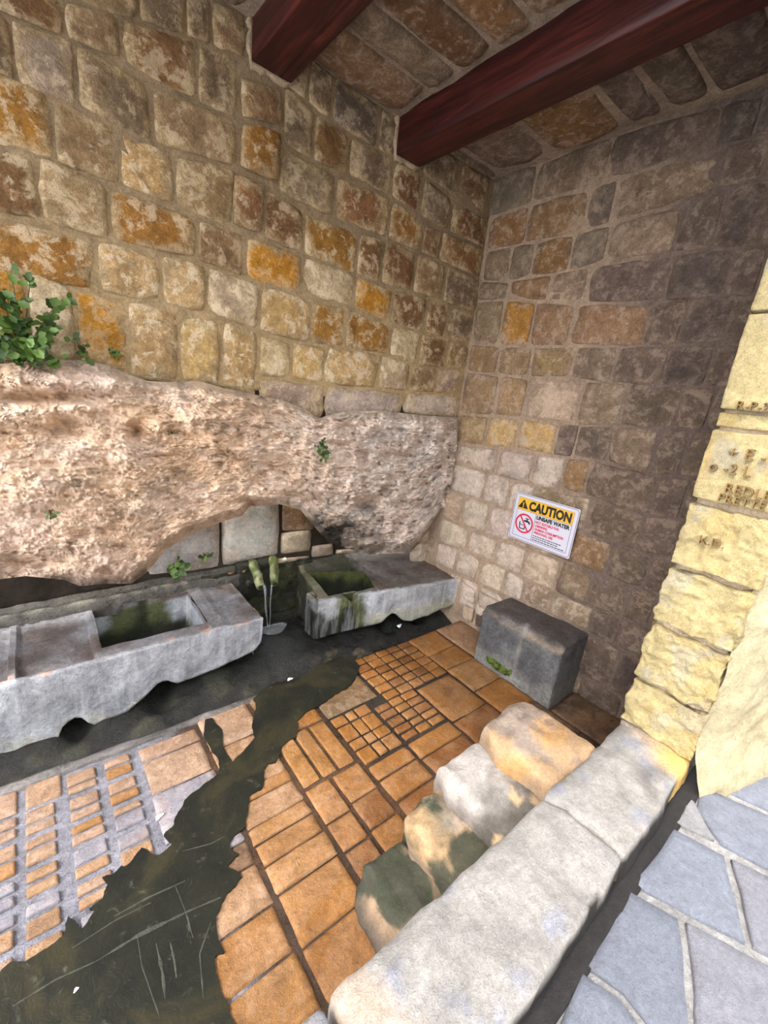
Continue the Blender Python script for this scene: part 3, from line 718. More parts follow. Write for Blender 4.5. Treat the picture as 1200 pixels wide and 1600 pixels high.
def left_trough():
    xb = (-2.0, -1.585); yb = (-0.035, 0.31)
    xs = fine_axis(-3.0, -1.335, 0.02, [xb[0], xb[1], -1.53, -2.035, -2.275, -2.3, -2.62]); ys = fine_axis(-0.118, 0.335, 0.02, [yb[0], yb[1], -0.10, .30])
    def H(X, Y):
        h = np.full_like(X, ZT) 
        inb = (X > xb[0]) & (X < xb[1]) & (Y > yb[0] + 0.012 * np.sin(X * 31)) & (Y < yb[1])
        h = h + 0 * inb
        pan = ((X > -2.275) & (X < -2.035) | (X > -2.62) & (X < -2.3)) & (Y > -0.10) & (Y < .30)
        h = np.where(pan, ZT - 0.014 - 0.02 * sst(.3, -.1, Y), h)
        h = np.where((X > -1.53), ZT - 0.008 * (Y > -.1), h)
        h = np.where((X < xb[1] + .07) & (X > xb[1]), ZT + .006, h)
        h = h - 0.03 * np.exp(-((X + 1.80) / .022) ** 2) * (Y > .30)
        return h
    prof = np.array([(-3.0, -1.5), (-2.4, -1.50), (-2.2, -1.486), (-2.175, -1.47), (-2.155, -1.415), (-2.12, -1.395), (-2.085, -1.41), (-2.07, -1.462), (-1.93, -1.452), (-1.86, -1.395), (-1.81, -1.352), (-1.77, -1.36), (-1.74, -1.388), (-1.6, -1.376), (-1.5, -1.36), (-1.42, -1.345), (-1.37, -1.33), (-1.345, -1.31), (-1.335, -1.29)])
    def col(V):
        n = fbm(V, 6, 4, 110); n2 = fbm(V, 20, 3, 112); x, y, z = V.T
        c = lin(150, 152, 158) * (1 + .16 * n2)[:, None]
        def lay(col_, m):
            nonlocal c
            m = np.clip(m, 0, 1)[:, None]; c = c * (1 - m) + np.asarray(col_) * m
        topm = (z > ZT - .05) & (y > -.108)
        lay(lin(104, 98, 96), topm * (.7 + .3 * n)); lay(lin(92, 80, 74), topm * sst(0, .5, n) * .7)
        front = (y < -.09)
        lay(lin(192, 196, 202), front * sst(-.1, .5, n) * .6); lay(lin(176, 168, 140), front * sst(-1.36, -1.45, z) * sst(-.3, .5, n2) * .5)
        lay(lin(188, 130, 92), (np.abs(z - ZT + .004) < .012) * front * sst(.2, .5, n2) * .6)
        inb = (x > xb[0] - .01) & (x < xb[1] + .01) & (y > yb[0] - .02) & (z < ZT - .02)
        lay(lin(160, 164, 168), inb * 1.0)
        lay(MOSS, inb * sst(.13, .08, np.abs(x + 1.80) - (ZT - z) * .45 + .03 * n2) * 0.95)
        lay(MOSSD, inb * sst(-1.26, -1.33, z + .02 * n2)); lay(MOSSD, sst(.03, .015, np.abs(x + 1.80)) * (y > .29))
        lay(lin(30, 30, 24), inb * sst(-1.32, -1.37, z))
        return c
    X, Y = np.meshgrid(xs, ys, indexing='ij')
    cav = (X > xb[0]) & (X < xb[1]) & (Y > yb[0]) & (Y < yb[1])
    V, F, c = trough(X, Y, H(X, Y), cav, lambda x: np.interp(x, prof[:, 0], prof[:, 1]), col)
    t = thing('washing_trough', 'long grey stone washing trough with mossy open basin and flat side slabs', 'trough', (-1.8, -0.12, -1.47))
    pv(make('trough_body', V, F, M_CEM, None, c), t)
    V, F, c = basin([(xb[0], yb[0]), (xb[1], yb[0]), (xb[1], yb[1]), (xb[0], yb[1])], ZT - .001, -1.40, col)
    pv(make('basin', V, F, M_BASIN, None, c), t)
    return t
left_trough()
def right_trough():
    # plan of this trough is not square: rim lines front to back, stations left to right
    G = np.array([[(-1.01, -.09), (-.985, -.04), (-.92, .28), (-.90, .39)], [(-.925, -.105), (-.92, -.06), (-.87, .27), (-.85, .39)],
                  [(-.615, -.15), (-.615, -.10), (-.53, .13), (-.50, .39)], [(-.004, -.24), (-.004, -.19), (-.004, .10), (-.004, .39)]], float)
    def axis(cuts, step):
        out = []
        for k in range(len(cuts) - 1):
            n = max(3, int((cuts[k + 1] - cuts[k]) / step)); out += [k + i / n for i in range(n)]
        return np.array(sorted(set(out + [k + e for k in (1, 2) for e in (-.012, .012)] + [3.0])))
    S = axis([0, .09, .40, 1.0], .018); T = axis([0, .05, .37, .56], .016)
    SS, TT = np.meshgrid(S, T, indexing='ij'); i0 = np.clip(SS.astype(int), 0, 2); j0 = np.clip(TT.astype(int), 0, 2); a = (SS - i0)[..., None]; b = (TT - j0)[..., None]
    XY = G[i0, j0] * (1 - a) * (1 - b) + G[i0 + 1, j0] * a * (1 - b) + G[i0, j0 + 1] * (1 - a) * b + G[i0 + 1, j0 + 1] * a * b
    X, Y = XY[..., 0], XY[..., 1]; cav = (SS > 1) & (SS < 2) & (TT > 1) & (TT < 2)
    H = np.full_like(X, ZT) + .035 * sst(.27, .38, Y)
    H = np.where((X > -.50), H - .006 + .008 * fbm(np.stack([X, Y, H], -1), 8, 3, 3), H)
    H = H - .05 * np.exp(-((X + .79) / .03) ** 2) * (TT < 1.0)
    prof = np.array([(-1.01, -1.40), (-.97, -1.40), (-.9, -1.39), (-.75, -1.385), (-.63, -1.38), (-.58, -1.38), (-.54, -1.345), (-.50, -1.325), (-.46, -1.34), (-.42, -1.39), (-.34, -1.41), (-.27, -1.40), (-.2, -1.39), (-.13, -1.375), (-.06, -1.365), (0, -1.34)])
    def col(V):
        return colr(V)
    fz = lambda x: np.interp(x, prof[:, 0], prof[:, 1])
    def colr(V):
     x, y, z = V.T; n = fbm(V, 6, 4, 131); n2 = fbm(V, 18, 3, 133)
     c = lin(150, 152, 154) * (1 + .15 * n2)[:, None]
     def lay(col_, mm):
        nonlocal c
        mm = np.clip(mm, 0, 1)[:, None]; c = c * (1 - mm) + np.asarray(col_) * mm
     yf_ = np.interp(x, [-1.01, -.88, -.6, -.37, 0], [-.09, -.11, -.155, -.185, -.24])
     top_ = (z > ZT - .03) & (y > yf_ + .02)
     lay(lin(108, 102, 98), top_ * 1.0); lay(lin(96, 76, 66), top_ * sst(.05, .5, n) * .8 * (x > -.6)); lay(lin(138, 136, 134), top_ * sst(.2, .35, y) * .7)
     front = y < yf_ + .02
     lay(lin(186, 190, 196), front * sst(-.2, .4, n) * .6)
     lay(lin(170, 166, 120), front * sst(-1.27, -1.33, z) * .5)
     lay(MOSS, front * sst(.10, .05, np.abs(x + .80) + (z - ZT) * .22 + .02 * n2) * .95); lay(MOSSD, front * sst(.06, .02, np.abs(x + .80 + .02) + (z - ZT) * .1 + .02 * n2) * (z < ZT - .07))
     lay(MOSSD, (x < -.55) & (y > yf_ + .02) & (z < ZT - .03))
     lay(lin(44, 46, 30), sst(-.45, -.62, x + .1 * n2) * sst(.0, .22, y + .05 * n) * .9)
     lay(lin(128, 124, 96), (x < -.88) * top_ * .5)
     lay(lin(30, 32, 24), (x < -.93) * (z < ZT - .05) * (y > yf_ + .01)); lay(lin(34, 36, 26), front * sst(.02, -.03, z + .03 * n2 - np.interp(x, [-1, -.9, -.8, -.6], [-1.24, -1.28, -1.335, -1.42])))
     lay(lin(52, 54, 36), sst(.02, .0, np.abs(x + .56 + .12 * y)) * top_ * .6)
     return c
    V, F, c = trough(X, Y, H, cav, fz, col)
    t = thing('washing_trough', 'short grey stone trough with moss filled basin against the side wall', 'trough', (-.5, -.15, -1.45))
    pv(make('trough_body', V, F, M_CEM, None, c), t)
    V, F, c = basin([G[1, 1], G[2, 1], G[2, 2], G[1, 2]], ZT - .001, -1.38, lambda V: (MOSSD * .8 + (MOSS - MOSSD) * .8 * sst(ZT - .10, ZT, V[:, 2] + .05 * fbm(V, 14, 3, 5))[:, None]) * (1 + .3 * fbm(V, 30, 3, 6))[:, None])
    pv(make('basin', V, F, M_BASIN, None, c), t)
    return t
right_trough()
# small facing stones between the trough and the floor at the side wall
for q, c in (([(719, 906), (744, 920), (742, 946), (720, 938)], 'P'), ([(747, 921), (784, 940), (778, 965), (745, 948)], 'P'), ([(722, 942), (742, 950), (738, 975), (722, 966)], 'p'), ([(744, 952), (770, 966), (762, 990), (742, 978)], 'd')):
    stone_from('stone', q, projS, M_SIDE, wall_right, pal(c), depth=.02)

# stone ledge behind the troughs, mossy channel along its lip
def ledge():
    xs = np.linspace(-3.2, -0.86, 150); t = np.linspace(0, 1, 26)
    X, T = np.meshgrid(xs, t, indexing='ij')
    y0 = np.interp(X, [-3.2, -2.32, -1.9, -1.55, -1.2, -.86], [.30, .30, .31, .325, .33, .33])
    cs = np.array([(0, -1.20, 0), (.12, -1.115, .005), (.25, -1.10, .015), (.4, -1.108, .03), (.5, -1.125, .04), (.62, -1.10, .05), (1, -1.085, .07)])
    Z = np.interp(T, cs[:, 0], cs[:, 1]); Y = y0 + np.interp(T, cs[:, 0], cs[:, 2])
    P = np.stack([X, Y, Z], -1); V = P.reshape(-1, 3)
    n = fbm(V, 8, 4, 140); n2 = fbm(V, 22, 3, 143); V2 = V.copy(); V2[:, 2] += .006 * n; V2[:, 1] += .006 * n2
    c = lin(98, 94, 88) * (1 + .2 * n2)[:, None]
    m = (sst(.1, .5, n) * .7)[:, None]; c = c * (1 - m) + lin(50, 50, 40) * m
    m = np.clip(sst(-1.25, -1.0, V[:, 0]) * .9 + np.exp(-((T.ravel() - .48) / .06) ** 2) * .8, 0, 1)[:, None]; c = c * (1 - m) + lin(46, 48, 32) * m
    m = (np.exp(-((T.ravel() - .22) / .1) ** 2) * sst(0, .4, n2) * .7)[:, None]; c = c * (1 - m) + lin(150, 148, 132) * m
    o = make('stone_ledge', V2, grid_faces(150, 26), M_WET, None, c)
    return tag(o, 'dark wet stone ledge with a shallow gutter behind the long trough', 'ledge')
ledge()
# wet niche between the troughs, and the channel along their feet
def channel():
    xs = np.linspace(-3.2, 0.0, 190); ts = np.linspace(0, 1, 40)
    X, T = np.meshgrid(xs, ts, indexing='ij')
    cs = np.array([(0, -.32, -1.56), (.12, -.27, -1.555), (.2, -.255, -1.50), (.45, -.15, -1.455), (.6, -.04, -1.43), (1, .385, -1.42)])
    Y = np.interp(T, cs[:, 0], cs[:, 1]); Z = np.interp(T, cs[:, 0], cs[:, 2])
    for cx, w in ((-2.115, .045), (-1.80, .06), (-.49, .05), (-.23, .05)):
        Z = Z - .07 * np.exp(-((X - cx) / w) ** 2) * sst(-.19, -.10, Y)
    P = np.stack([X, Y, Z], -1); V = P.reshape(-1, 3); n = fbm(V, 9, 4, 150); n2 = fbm(V, 24, 3, 153)
    V2 = V.copy(); V2[:, 2] += .010 * n
    c = lin(26, 26, 22) * (1 + .3 * n2)[:, None]
    m = (sst(.0, .5, n) * .7 * (V[:, 0] < -1.4) * sst(-.27, -.22, V[:, 1]))[:, None]; c = c * (1 - m) + lin(60, 60, 46) * m
    m = np.exp(-((V[:, 0] + 1.2) / .12) ** 2 - ((V[:, 1] - .02) / .16) ** 2)[:, None]; c = c * (1 - m) + lin(70, 72, 70) * m
    m = np.exp(-((V[:, 0] + .85) / .16) ** 2 - ((V[:, 1] + .2) / .06) ** 2)[:, None] * sst(.1, .4, n2)[:, None]; c = c * (1 - m) + lin(96, 84, 62) * m
    o = make('drain_channel', V2, grid_faces(190, 40), M_WET, None, c)
    return tag(o, 'black mossy drainage channel running along the feet of both troughs', 'drain')
channel()
def niche_back():
    xs = np.linspace(-1.5, -.80, 50); zs = np.linspace(-1.45, -1.09, 30)
    X, Z = np.meshgrid(xs, zs, indexing='ij'); P = np.stack([X, np.full_like(X, .335), Z], -1); V = P.reshape(-1, 3)
    n = fbm(V, 10, 4, 160); n2 = fbm(V, 26, 3, 163); V2 = V.copy(); V2[:, 1] -= .012 * n
    c = lin(48, 50, 36) * (1 + .25 * n2)[:, None]; m = (sst(0, .5, n) * .7)[:, None]; c = c * (1 - m) + lin(74, 78, 46) * m
    o = make('wall_niche', V2, grid_faces(50, 30), M_WET, None, c); return struct(o)
niche_back()

# two mossy spouts and their thread of water
def tube(pts, rad, n=12, cap=True, hollow=False, seed=0, amp=0.0):
    pts = np.array(pts, float); V = []; F = []
    for i, p in enumerate(pts):
        d = pts[min(i + 1, len(pts) - 1)] - pts[max(i - 1, 0)]; d /= np.linalg.norm(d)
        a = np.cross(d, [0, 0, 1.0] if abs(d[2]) < .9 else [1.0, 0, 0]); a /= np.linalg.norm(a); b = np.cross(d, a)
        r = rad[i] if hasattr(rad, '__len__') else rad
        for k in range(n):
            th = 2 * math.pi * k / n; V.append(p + r * (math.cos(th) * a + math.sin(th) * b))
        if i:
            o = (i - 1) * n
            for k in range(n): F.append((o + k, o + (k + 1) % n, o + n + (k + 1) % n, o + n + k))
    if cap:
        F.append(tuple(range(n))[::-1]); F.append(tuple((len(pts) - 1) * n + k for k in range(n)))
    V = np.array(V)
    if amp: V = V + amp * np.stack([fbm(V, 40, 3, seed), fbm(V, 40, 3, seed + 4), fbm(V, 40, 3, seed + 8)], 1)
    return V, F
def spout(px0, px1, label, yb, ye):
    a = onY(*px0, yb); b = onY(*px1, ye)
    ts = np.linspace(0, 1, 9); pts = [a + (b - a) * t + np.array([0, 0, .012 * math.sin(math.pi * t)]) for t in ts]
    V, F = tube(pts, [.028, .028, .027, .026, .026, .027, .027, .026, .022], 16, True, seed=170, amp=.004)
    n = fbm(V, 30, 3, 175); m = sst(-.1, .4, n)[:, None]
    c = lin(88, 98, 48) * (1 - m) + lin(158, 162, 118) * m
    t = thing('water_spout', label, 'spout', tuple(a))
    pv(make('spout_body', V, F, M_WET, None, c), t)
    V, F = tube([b - (b - a) * .06, b + (b - a) * .012], [.013, .012], 12, True)
    pv(make('spout_mouth', V, F, M_WET, None, np.tile(lin(40, 42, 24), (len(V), 1))), t)
    d = (b - a) / np.linalg.norm(b - a)
    return t, b
_, b1 = spout((394, 880), (407, 917), 'mossy green stone spout, nearer the long trough', .36, .13)
_, b2 = spout((427, 874), (429, 911), 'pale mossy spout beside the short trough, with water running from it', .36, .13)
# dark stone block the spouts are let into
V, F, N = rough_box((-1.30, .325, -1.30), (-1.06, .40, -1.05), (12, 8, 10), .02, .012, 12, 9)
make_c = np.tile(lin(36, 38, 28), (len(V), 1)) * (1 + .4 * fbm(V, 14, 3, 9))[:, None]
tag(make('spout_block', V, F, M_WET, None, make_c), 'black wet stone block the two mossy spouts come out of', 'block')
def stream():
    t = thing('water_stream', 'thin clear stream of water falling from the spouts to the wet stone', 'water', (-1.14, .18, -1.42))
    for k, (x0, x1, w) in enumerate(((413, 418, .006), (424, 421, .0035))):
        p0 = onY(x0, 914, .13); p1 = onY(x1, 982, .15)
        ts = np.linspace(0, 1, 14); pts = [p0 + (p1 - p0) * s + np.array([.002 * math.sin(9 * s + k), 0, 0]) for s in ts]
        V, F = tube(pts, [w * (1.2 - .5 * s + .15 * math.sin(14 * s)) for s in ts], 8)
        pv(make('water_thread', V, F, M_WATER, None), t)
    c = onZ(426, 983, -1.41); V = []; F = []
    nr = 5; n = 26
    for i in range(nr):
        for k in range(n):
            th = 2 * math.pi * k / n; r = (.005 + .085 * i / (nr - 1)) * (1 + .15 * math.sin(3 * th))
            V.append((c[0] + r * math.cos(th), c[1] + r * .6 * math.sin(th), -1.406 + .006 * math.cos(i * 3.1) - .002 * i))
        if i:
            o = (i - 1) * n
            for k in range(n): F.append((o + k, o + (k + 1) % n, o + n + (k + 1) % n, o + n + k))
    F.append(tuple(range(n)))
    pv(make('splash', V, F, M_WATER, None), t)
stream()

# ------------------------------------------------------------------ stone block against the side wall
def block():
    def fn(V, V0, N):
        V[:, 2] += .02 * (V0[:, 2] > -1.2) * sst(-.65, -1.1, V0[:, 1]) * .4
        chip = sst(.035, .0, np.abs(V0[:, 0] + .265)) * sst(.03, 0, np.abs(V0[:, 2] + 1.10))
        V[:, 0] += chip * .02 * (1 + fbm(V0, 10, 3, 181)); V[:, 2] -= chip * .018 * (1 + fbm(V0, 11, 3, 184))
        V[:, 0] += .012 * np.exp(-((V0[:, 1] + .90) / .03) ** 2) * (V0[:, 0] < -.2)
        return V
    V, F, N = rough_box((-.265, -1.125, -1.45), (.03, -.64, -1.095), (18, 26, 22), .012, .004, 11, 180, 0, fn)
    x, y, z = V.T; n = fbm(V, 7, 4, 186); n2 = fbm(V, 20, 3, 188)
    c = lin(112, 112, 112) * (1 + .15 * n2)[:, None]
    def lay(col_, m):
        nonlocal c
        m = np.clip(m, 0, 1)[:, None]; c = c * (1 - m) + np.asarray(col_) * m
    lay(lin(86, 86, 88), sst(-.1, .4, n) * .8); lay(lin(142, 140, 134), sst(-1.30, -1.38, z + .03 * n) * .8)
    lay(lin(84, 76, 72), (z > -1.105) * .8); lay(lin(178, 158, 136), sst(.028, .0, np.abs(x + .262) + .01 * n2) * sst(.05, .0, np.abs(z + 1.10) + .02 * n) * .95)
    lay(lin(196, 138, 86), sst(.02, .0, np.abs(x + .262)) * sst(.03, .0, np.abs(z + 1.10)) * sst(.2, .5, n2) * .8)
    lay(lin(150, 146, 140), np.exp(-((y + .90) / .012) ** 2) * (x < -.2) * .7)
    t = thing('stone_block', 'squared dark grey stone block standing under the caution sign', 'block', (-.12, -.88, -1.43))
    pv(make('block_body', V, F, M_BLOCK, None, c), t)
    # moss on its face
    nx = 26; U, Wv = np.meshgrid(np.linspace(-1, 1, nx), np.linspace(-1, 1, 16), indexing='ij')
    r = np.clip(1 - U ** 2 - Wv ** 2, 0, 1)
    Y = -.80 + U * .085 + .01 * fbm(np.stack([U, Wv, U * 0], -1), 3, 3, 5); Z = -1.385 + Wv * .03 + U * .004
    X = -.258 - .016 * np.sqrt(r) * (1 + .7 * fbm(np.stack([Y, Z, Z], -1), 60, 3, 8))
    V = np.stack([X, Y, Z], -1).reshape(-1, 3); m = sst(0, .5, fbm(V, 50, 3, 7))[:, None]
    pv(make('moss', V, grid_faces(nx, 16, 0, True), M_ROCK, None, lin(86, 100, 36) * (1 - m) + lin(42, 52, 24) * m), t)
block()

# ------------------------------------------------------------------ kerb along the opening and steps down
def kcol(V, base, warm=0.0, seed=0):
    n = fbm(V, 7, 4, 200 + seed); n2 = fbm(V, 24, 3, 205 + seed)
    c = np.asarray(base) * (1 + .12 * n2)[:, None]
    m = (sst(.2, .6, n) * .5)[:, None]; c = c * (1 - m) + lin(150, 146, 144) * m
    m = (sst(.45, .7, fbm(V, 11, 3, 209 + seed)) * .55)[:, None]; c = c * (1 - m) + lin(134, 140, 158) * m
    m = (sst(.4, .7, fbm(V, 5, 3, 219 + seed)) * .5)[:, None]; c = c * (1 - m) + lin(206, 178, 152) * m
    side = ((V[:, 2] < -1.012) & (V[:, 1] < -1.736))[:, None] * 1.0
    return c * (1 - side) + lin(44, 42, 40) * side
kerb = thing('stone_kerb', 'worn pale limestone kerb along the opening, above the steps', 'kerb', (-1.4, -1.64, -1.43))
joints = [(-0.60, -1.132), (-1.137, -1.83), (-1.84, -1.93), (-1.94, -2.5), (-2.51, -3.1)]
for i, (xa, xb) in enumerate(joints):
    def fn(V, V0, N, i=i):
        if i == 1:
            V[:, 2] -= .014 * np.exp(-((V0[:, 0] + 1.29) / .02) ** 2) * sst(-1.60, -1.70, V0[:, 1]) * (V0[:, 2] > -1.05)
        V[:, 2] -= .016 * sst(-1.60, -1.53, V0[:, 1]) * (V0[:, 2] > -1.05)
        return V
    V, F, N = rough_box((xb, -1.748, -1.46), (xa, -1.532, ZK + random.uniform(-.003, .003)), (max(6, int((xa - xb) / .02)), 14, 16), .016, .007, 13, 230 + i * 5, .006, fn)
    c = kcol(V, lin(158, 154, 149), 0, i)
    if i == 0:
        m = (sst(-.85, -.70, V[:, 0] + .06 * fbm(V, 9, 3, 3)) * sst(-1.60, -1.72, V[:, 1] + .3 * (V[:, 0] < -.75)) )[:, None]; c = c * (1 - m) + lin(222, 182, 108) * m  # yellow light near the jamb put into the kerb colour
        m = (np.exp(-(((V[:, 0] + .84) / .09) ** 2 + ((V[:, 1] + 1.70) / .05) ** 2) ** 2) * sst(-.5, .2, fbm(V, 12, 3, 8)))[:, None] * .8; c = c * (1 - m) + lin(112, 106, 102) * m
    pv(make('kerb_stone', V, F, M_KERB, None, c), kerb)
steps = [  # far edge, nose, top, label, colour
    (-.80, -1.075, -1.02, 'topmost rounded stone step with orange tint and round lichen spots', (196, 162, 124)),
    (-1.02, -1.25, -1.115, 'grey white rounded stone step just below the topmost one', (178, 172, 166)),
    (-1.18, -1.385, -1.205, 'tan capped stone step with black green algae, third from the top', (196, 162, 122)),
    (-1.34, -1.53, -1.315, 'lowest stone step, half covered in dark green algae', (158, 134, 110))]
for i, (xf, xn, zt, lab, cc) in enumerate(steps):
    def fn(V, V0, N, xf=xf, xn=xn, zt=zt, i=i):
        low = sst(zt - .03, -1.43, V0[:, 2])
        wn = np.clip(-N[:, 0], 0, 1)
        V[:, 0] += (.035 - .075 * (i == 3)) * low * wn
        V[:, 2] -= .018 * sst(-1.36, -1.25, V0[:, 1]) * sst(zt - .12, zt, V0[:, 2])
        V[:, 0] += .03 * sst(-1.32, -1.24, V0[:, 1]) * wn
        return V
    V, F, N = rough_box((xn, -1.545, -1.45), (xf, -1.24 + .012 * (i % 2), zt), (18, 24, 20), .04, .012, 11, 260 + i * 7, .010, fn)
    x, y, z = V.T; n = fbm(V, 6, 4, 280 + i); n2 = fbm(V, 20, 3, 285 + i)
    c = lin(*cc) * (1 + .14 * n2)[:, None]
    def lay(col_, m):
        global c
        m = np.clip(m, 0, 1)[:, None]; c = c * (1 - m) + np.asarray(col_) * m
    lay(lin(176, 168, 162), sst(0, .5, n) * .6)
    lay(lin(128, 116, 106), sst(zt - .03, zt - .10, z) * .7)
    if i == 0:
        lay(lin(214, 162, 96), sst(.1, .5, fbm(V, 5, 3, 9)) * .6)
        lay(lin(142, 126, 116), sst(.42, .5, fbm(V, 15, 2, 4)) * .6 * (z > zt - .05))
    if i == 1:
        lay(lin(86, 80, 72), sst(-1.34, -1.47, y + .05 * n2) * sst(-.3, .2, n) * .85); lay(lin(214, 182, 140), sst(.45, .55, fbm(V, 12, 3, 5)) * sst(-1.36, -1.45, y) * .8)
    if i >= 2:
        lay(lin(66, 70, 58), sst(-.12, .12, fbm(V, 7, 4, 11 + i) + (.5 * sst(zt - .03, zt, z) if i == 3 else .55 * sst(-1.33, -1.46, y) - .25)) * .95)
        lay(lin(58, 68, 48), sst(.1, .4, fbm(V, 16, 3, 19)) * .4)
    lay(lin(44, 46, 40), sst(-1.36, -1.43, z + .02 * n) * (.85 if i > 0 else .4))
    t = thing('stone_step', lab, 'step', ((xf + xn) / 2, -1.4, ZF))
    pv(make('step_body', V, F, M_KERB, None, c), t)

# ------------------------------------------------------------------ jamb of soft limestone blocks, front wall beyond it
jamb_x = -0.655
def jcol(V):
    n = fbm(V, 8, 4, 300); n2 = fbm(V, 30, 3, 304)
    c = lin(200, 182, 134) * (1 + .12 * n2)[:, None]
    m = (sst(.1, .6, n) * .5)[:, None]; c = c * (1 - m) + lin(196, 166, 106) * m
    m = (sst(.4, .7, fbm(V, 14, 3, 309)) * .35)[:, None]; c = c * (1 - m) + lin(180, 180, 176) * m
    return c
V, F, N = rough_box((jamb_x + .03, -1.73, -1.45), (0.02, -1.535, 1.30), (6, 6, 40), .01, .004, 8, 310)
front = struct(make('wall_front', V, F, M_MORTAR, None, np.tile(lin(196, 176, 150), (len(V), 1))))
def jz(px, py): return float(onX(px, py, jamb_x)[2])
cuts = [1.28, jz(1190, 345) + .02, jz(1172, 392), jz(1148, 488), jz(1112, 640)]
jb = []
zz = [1.28, .95, .66, jz(1186, 392), jz(1160, 488), jz(1118, 639)]
for a, b in zip(zz[:-1], zz[1:]): jb.append((a, b, .0, .003, 22))
jb.append((jz(1118, 640), jz(1114, 666), .018, .003, 22))          # set-back band under the ledge
jb += [(jz(1112, 669), jz(1073, 776), .0, .004, 22), (jz(1072, 783), jz(1045, 878), .0, .009, 26), (jz(1043, 884), jz(1014, 966), .0, .012, 24),
       (jz(1012, 972), jz(986, 1052), .0, .014, 20), (jz(985, 1057), jz(964, 1122), .004, .012, 20)]
for i, (za, zb, back, amp, fr) in enumerate(jb):
    if za - zb < .01: continue
    dx = random.uniform(-.003, .003)
    ny, nz = 56, max(6, int((za - zb) / .005))
    V, F, N = rough_box((jamb_x + back + dx, -1.742, zb + .002), (jamb_x + .25, -1.528, za - .002), (6, ny, nz), .006, amp * .75, fr * 1.4, 320 + 9 * i, .002)
    make('stone', V, F, M_JAMB, front, jcol(V))
V, F, N = rough_box((jamb_x + .012, -1.735, -1.05), (jamb_x + .2, -1.53, jz(964, 1124)), (4, 20, 6), .006, .004, 14, 411)
make('mortar_bed', V, F, M_MORTAR, front, np.tile(lin(158, 146, 134), (len(V), 1)))
# plastered face of the front wall, splayed towards the street and rounded out at its foot
def facade():
    ns, nz = 60, 110
    s = np.linspace(0, 1, ns); z = np.linspace(ZP - .02, 1.3, nz)
    S_, Z_ = np.meshgrid(s, z, indexing='ij')
    X = jamb_x + .01 + S_ * 1.1; Y = -1.735 - S_ * .34 - .03 * sst(0, .08, S_)
    foot = sst(ZP + .25, ZP - .02, Z_); Y = Y - .05 * foot ** 2
    P = np.stack([X, Y, Z_], -1); V = P.reshape(-1, 3); n = fbm(V, 6, 4, 420); n2 = fbm(V, 22, 4, 424)
    V2 = V.copy(); V2[:, 1] -= .012 * n + .004 * n2; V2[:, 0] -= .008 * n2
    c = lin(218, 204, 166) * (1 + .07 * n2)[:, None]
    return make('plaster_face', V2, grid_faces(ns, nz), M_JAMB, front, c)
facade()
# letters scratched into the jamb long ago
def to_mesh(o):
    bpy.context.view_layer.update()
    me = bpy.data.meshes.new_from_object(o.evaluated_get(bpy.context.evaluated_depsgraph_get())); n = o.name.split('.')[0]
    cu = o.data; bpy.data.objects.remove(o); bpy.data.curves.remove(cu)
    m = bpy.data.objects.new(n, me); COL.objects.link(m); return m
M_SCR = flat_mat('scratched_letter', lin(112, 88, 56), 0.95, 0.1)
def carve(txt, px, size, rot=0.0):
    p = onX(px[0], px[1], jamb_x - .005)
    cu = bpy.data.curves.new('scratched_letters', 'FONT'); cu.body = txt; cu.size = size; cu.extrude = 0.0055; cu.offset = -0.0003; cu.resolution_u = 2
    o = bpy.data.objects.new('scratched_letters', cu); COL.objects.link(o); cu.materials.append(M_SCR)
    # text runs along -Y, up is +Z, faces -X
    o = to_mesh(o)
    Mx = Matrix(((0, 0, -1), (-1, 0, 0), (0, 1, 0))).to_4x4()
    o.matrix_world = Matrix.Translation(Vector(p)) @ Mx @ Matrix.Rotation(rot, 4, 'Z')
    o.parent = front
for a in (('R-P-2', (1148, 639), .032, 0), ('+ E -', (1134, 714), .044, 0), ('o -2 L', (1106, 734), .04, 0), ('REDLE', (1130, 768), .036, .0), ('PRETTE', (1120, 782), .032, .0), ('K.D.', (1090, 848), .034, .05)):
    carve(*a)

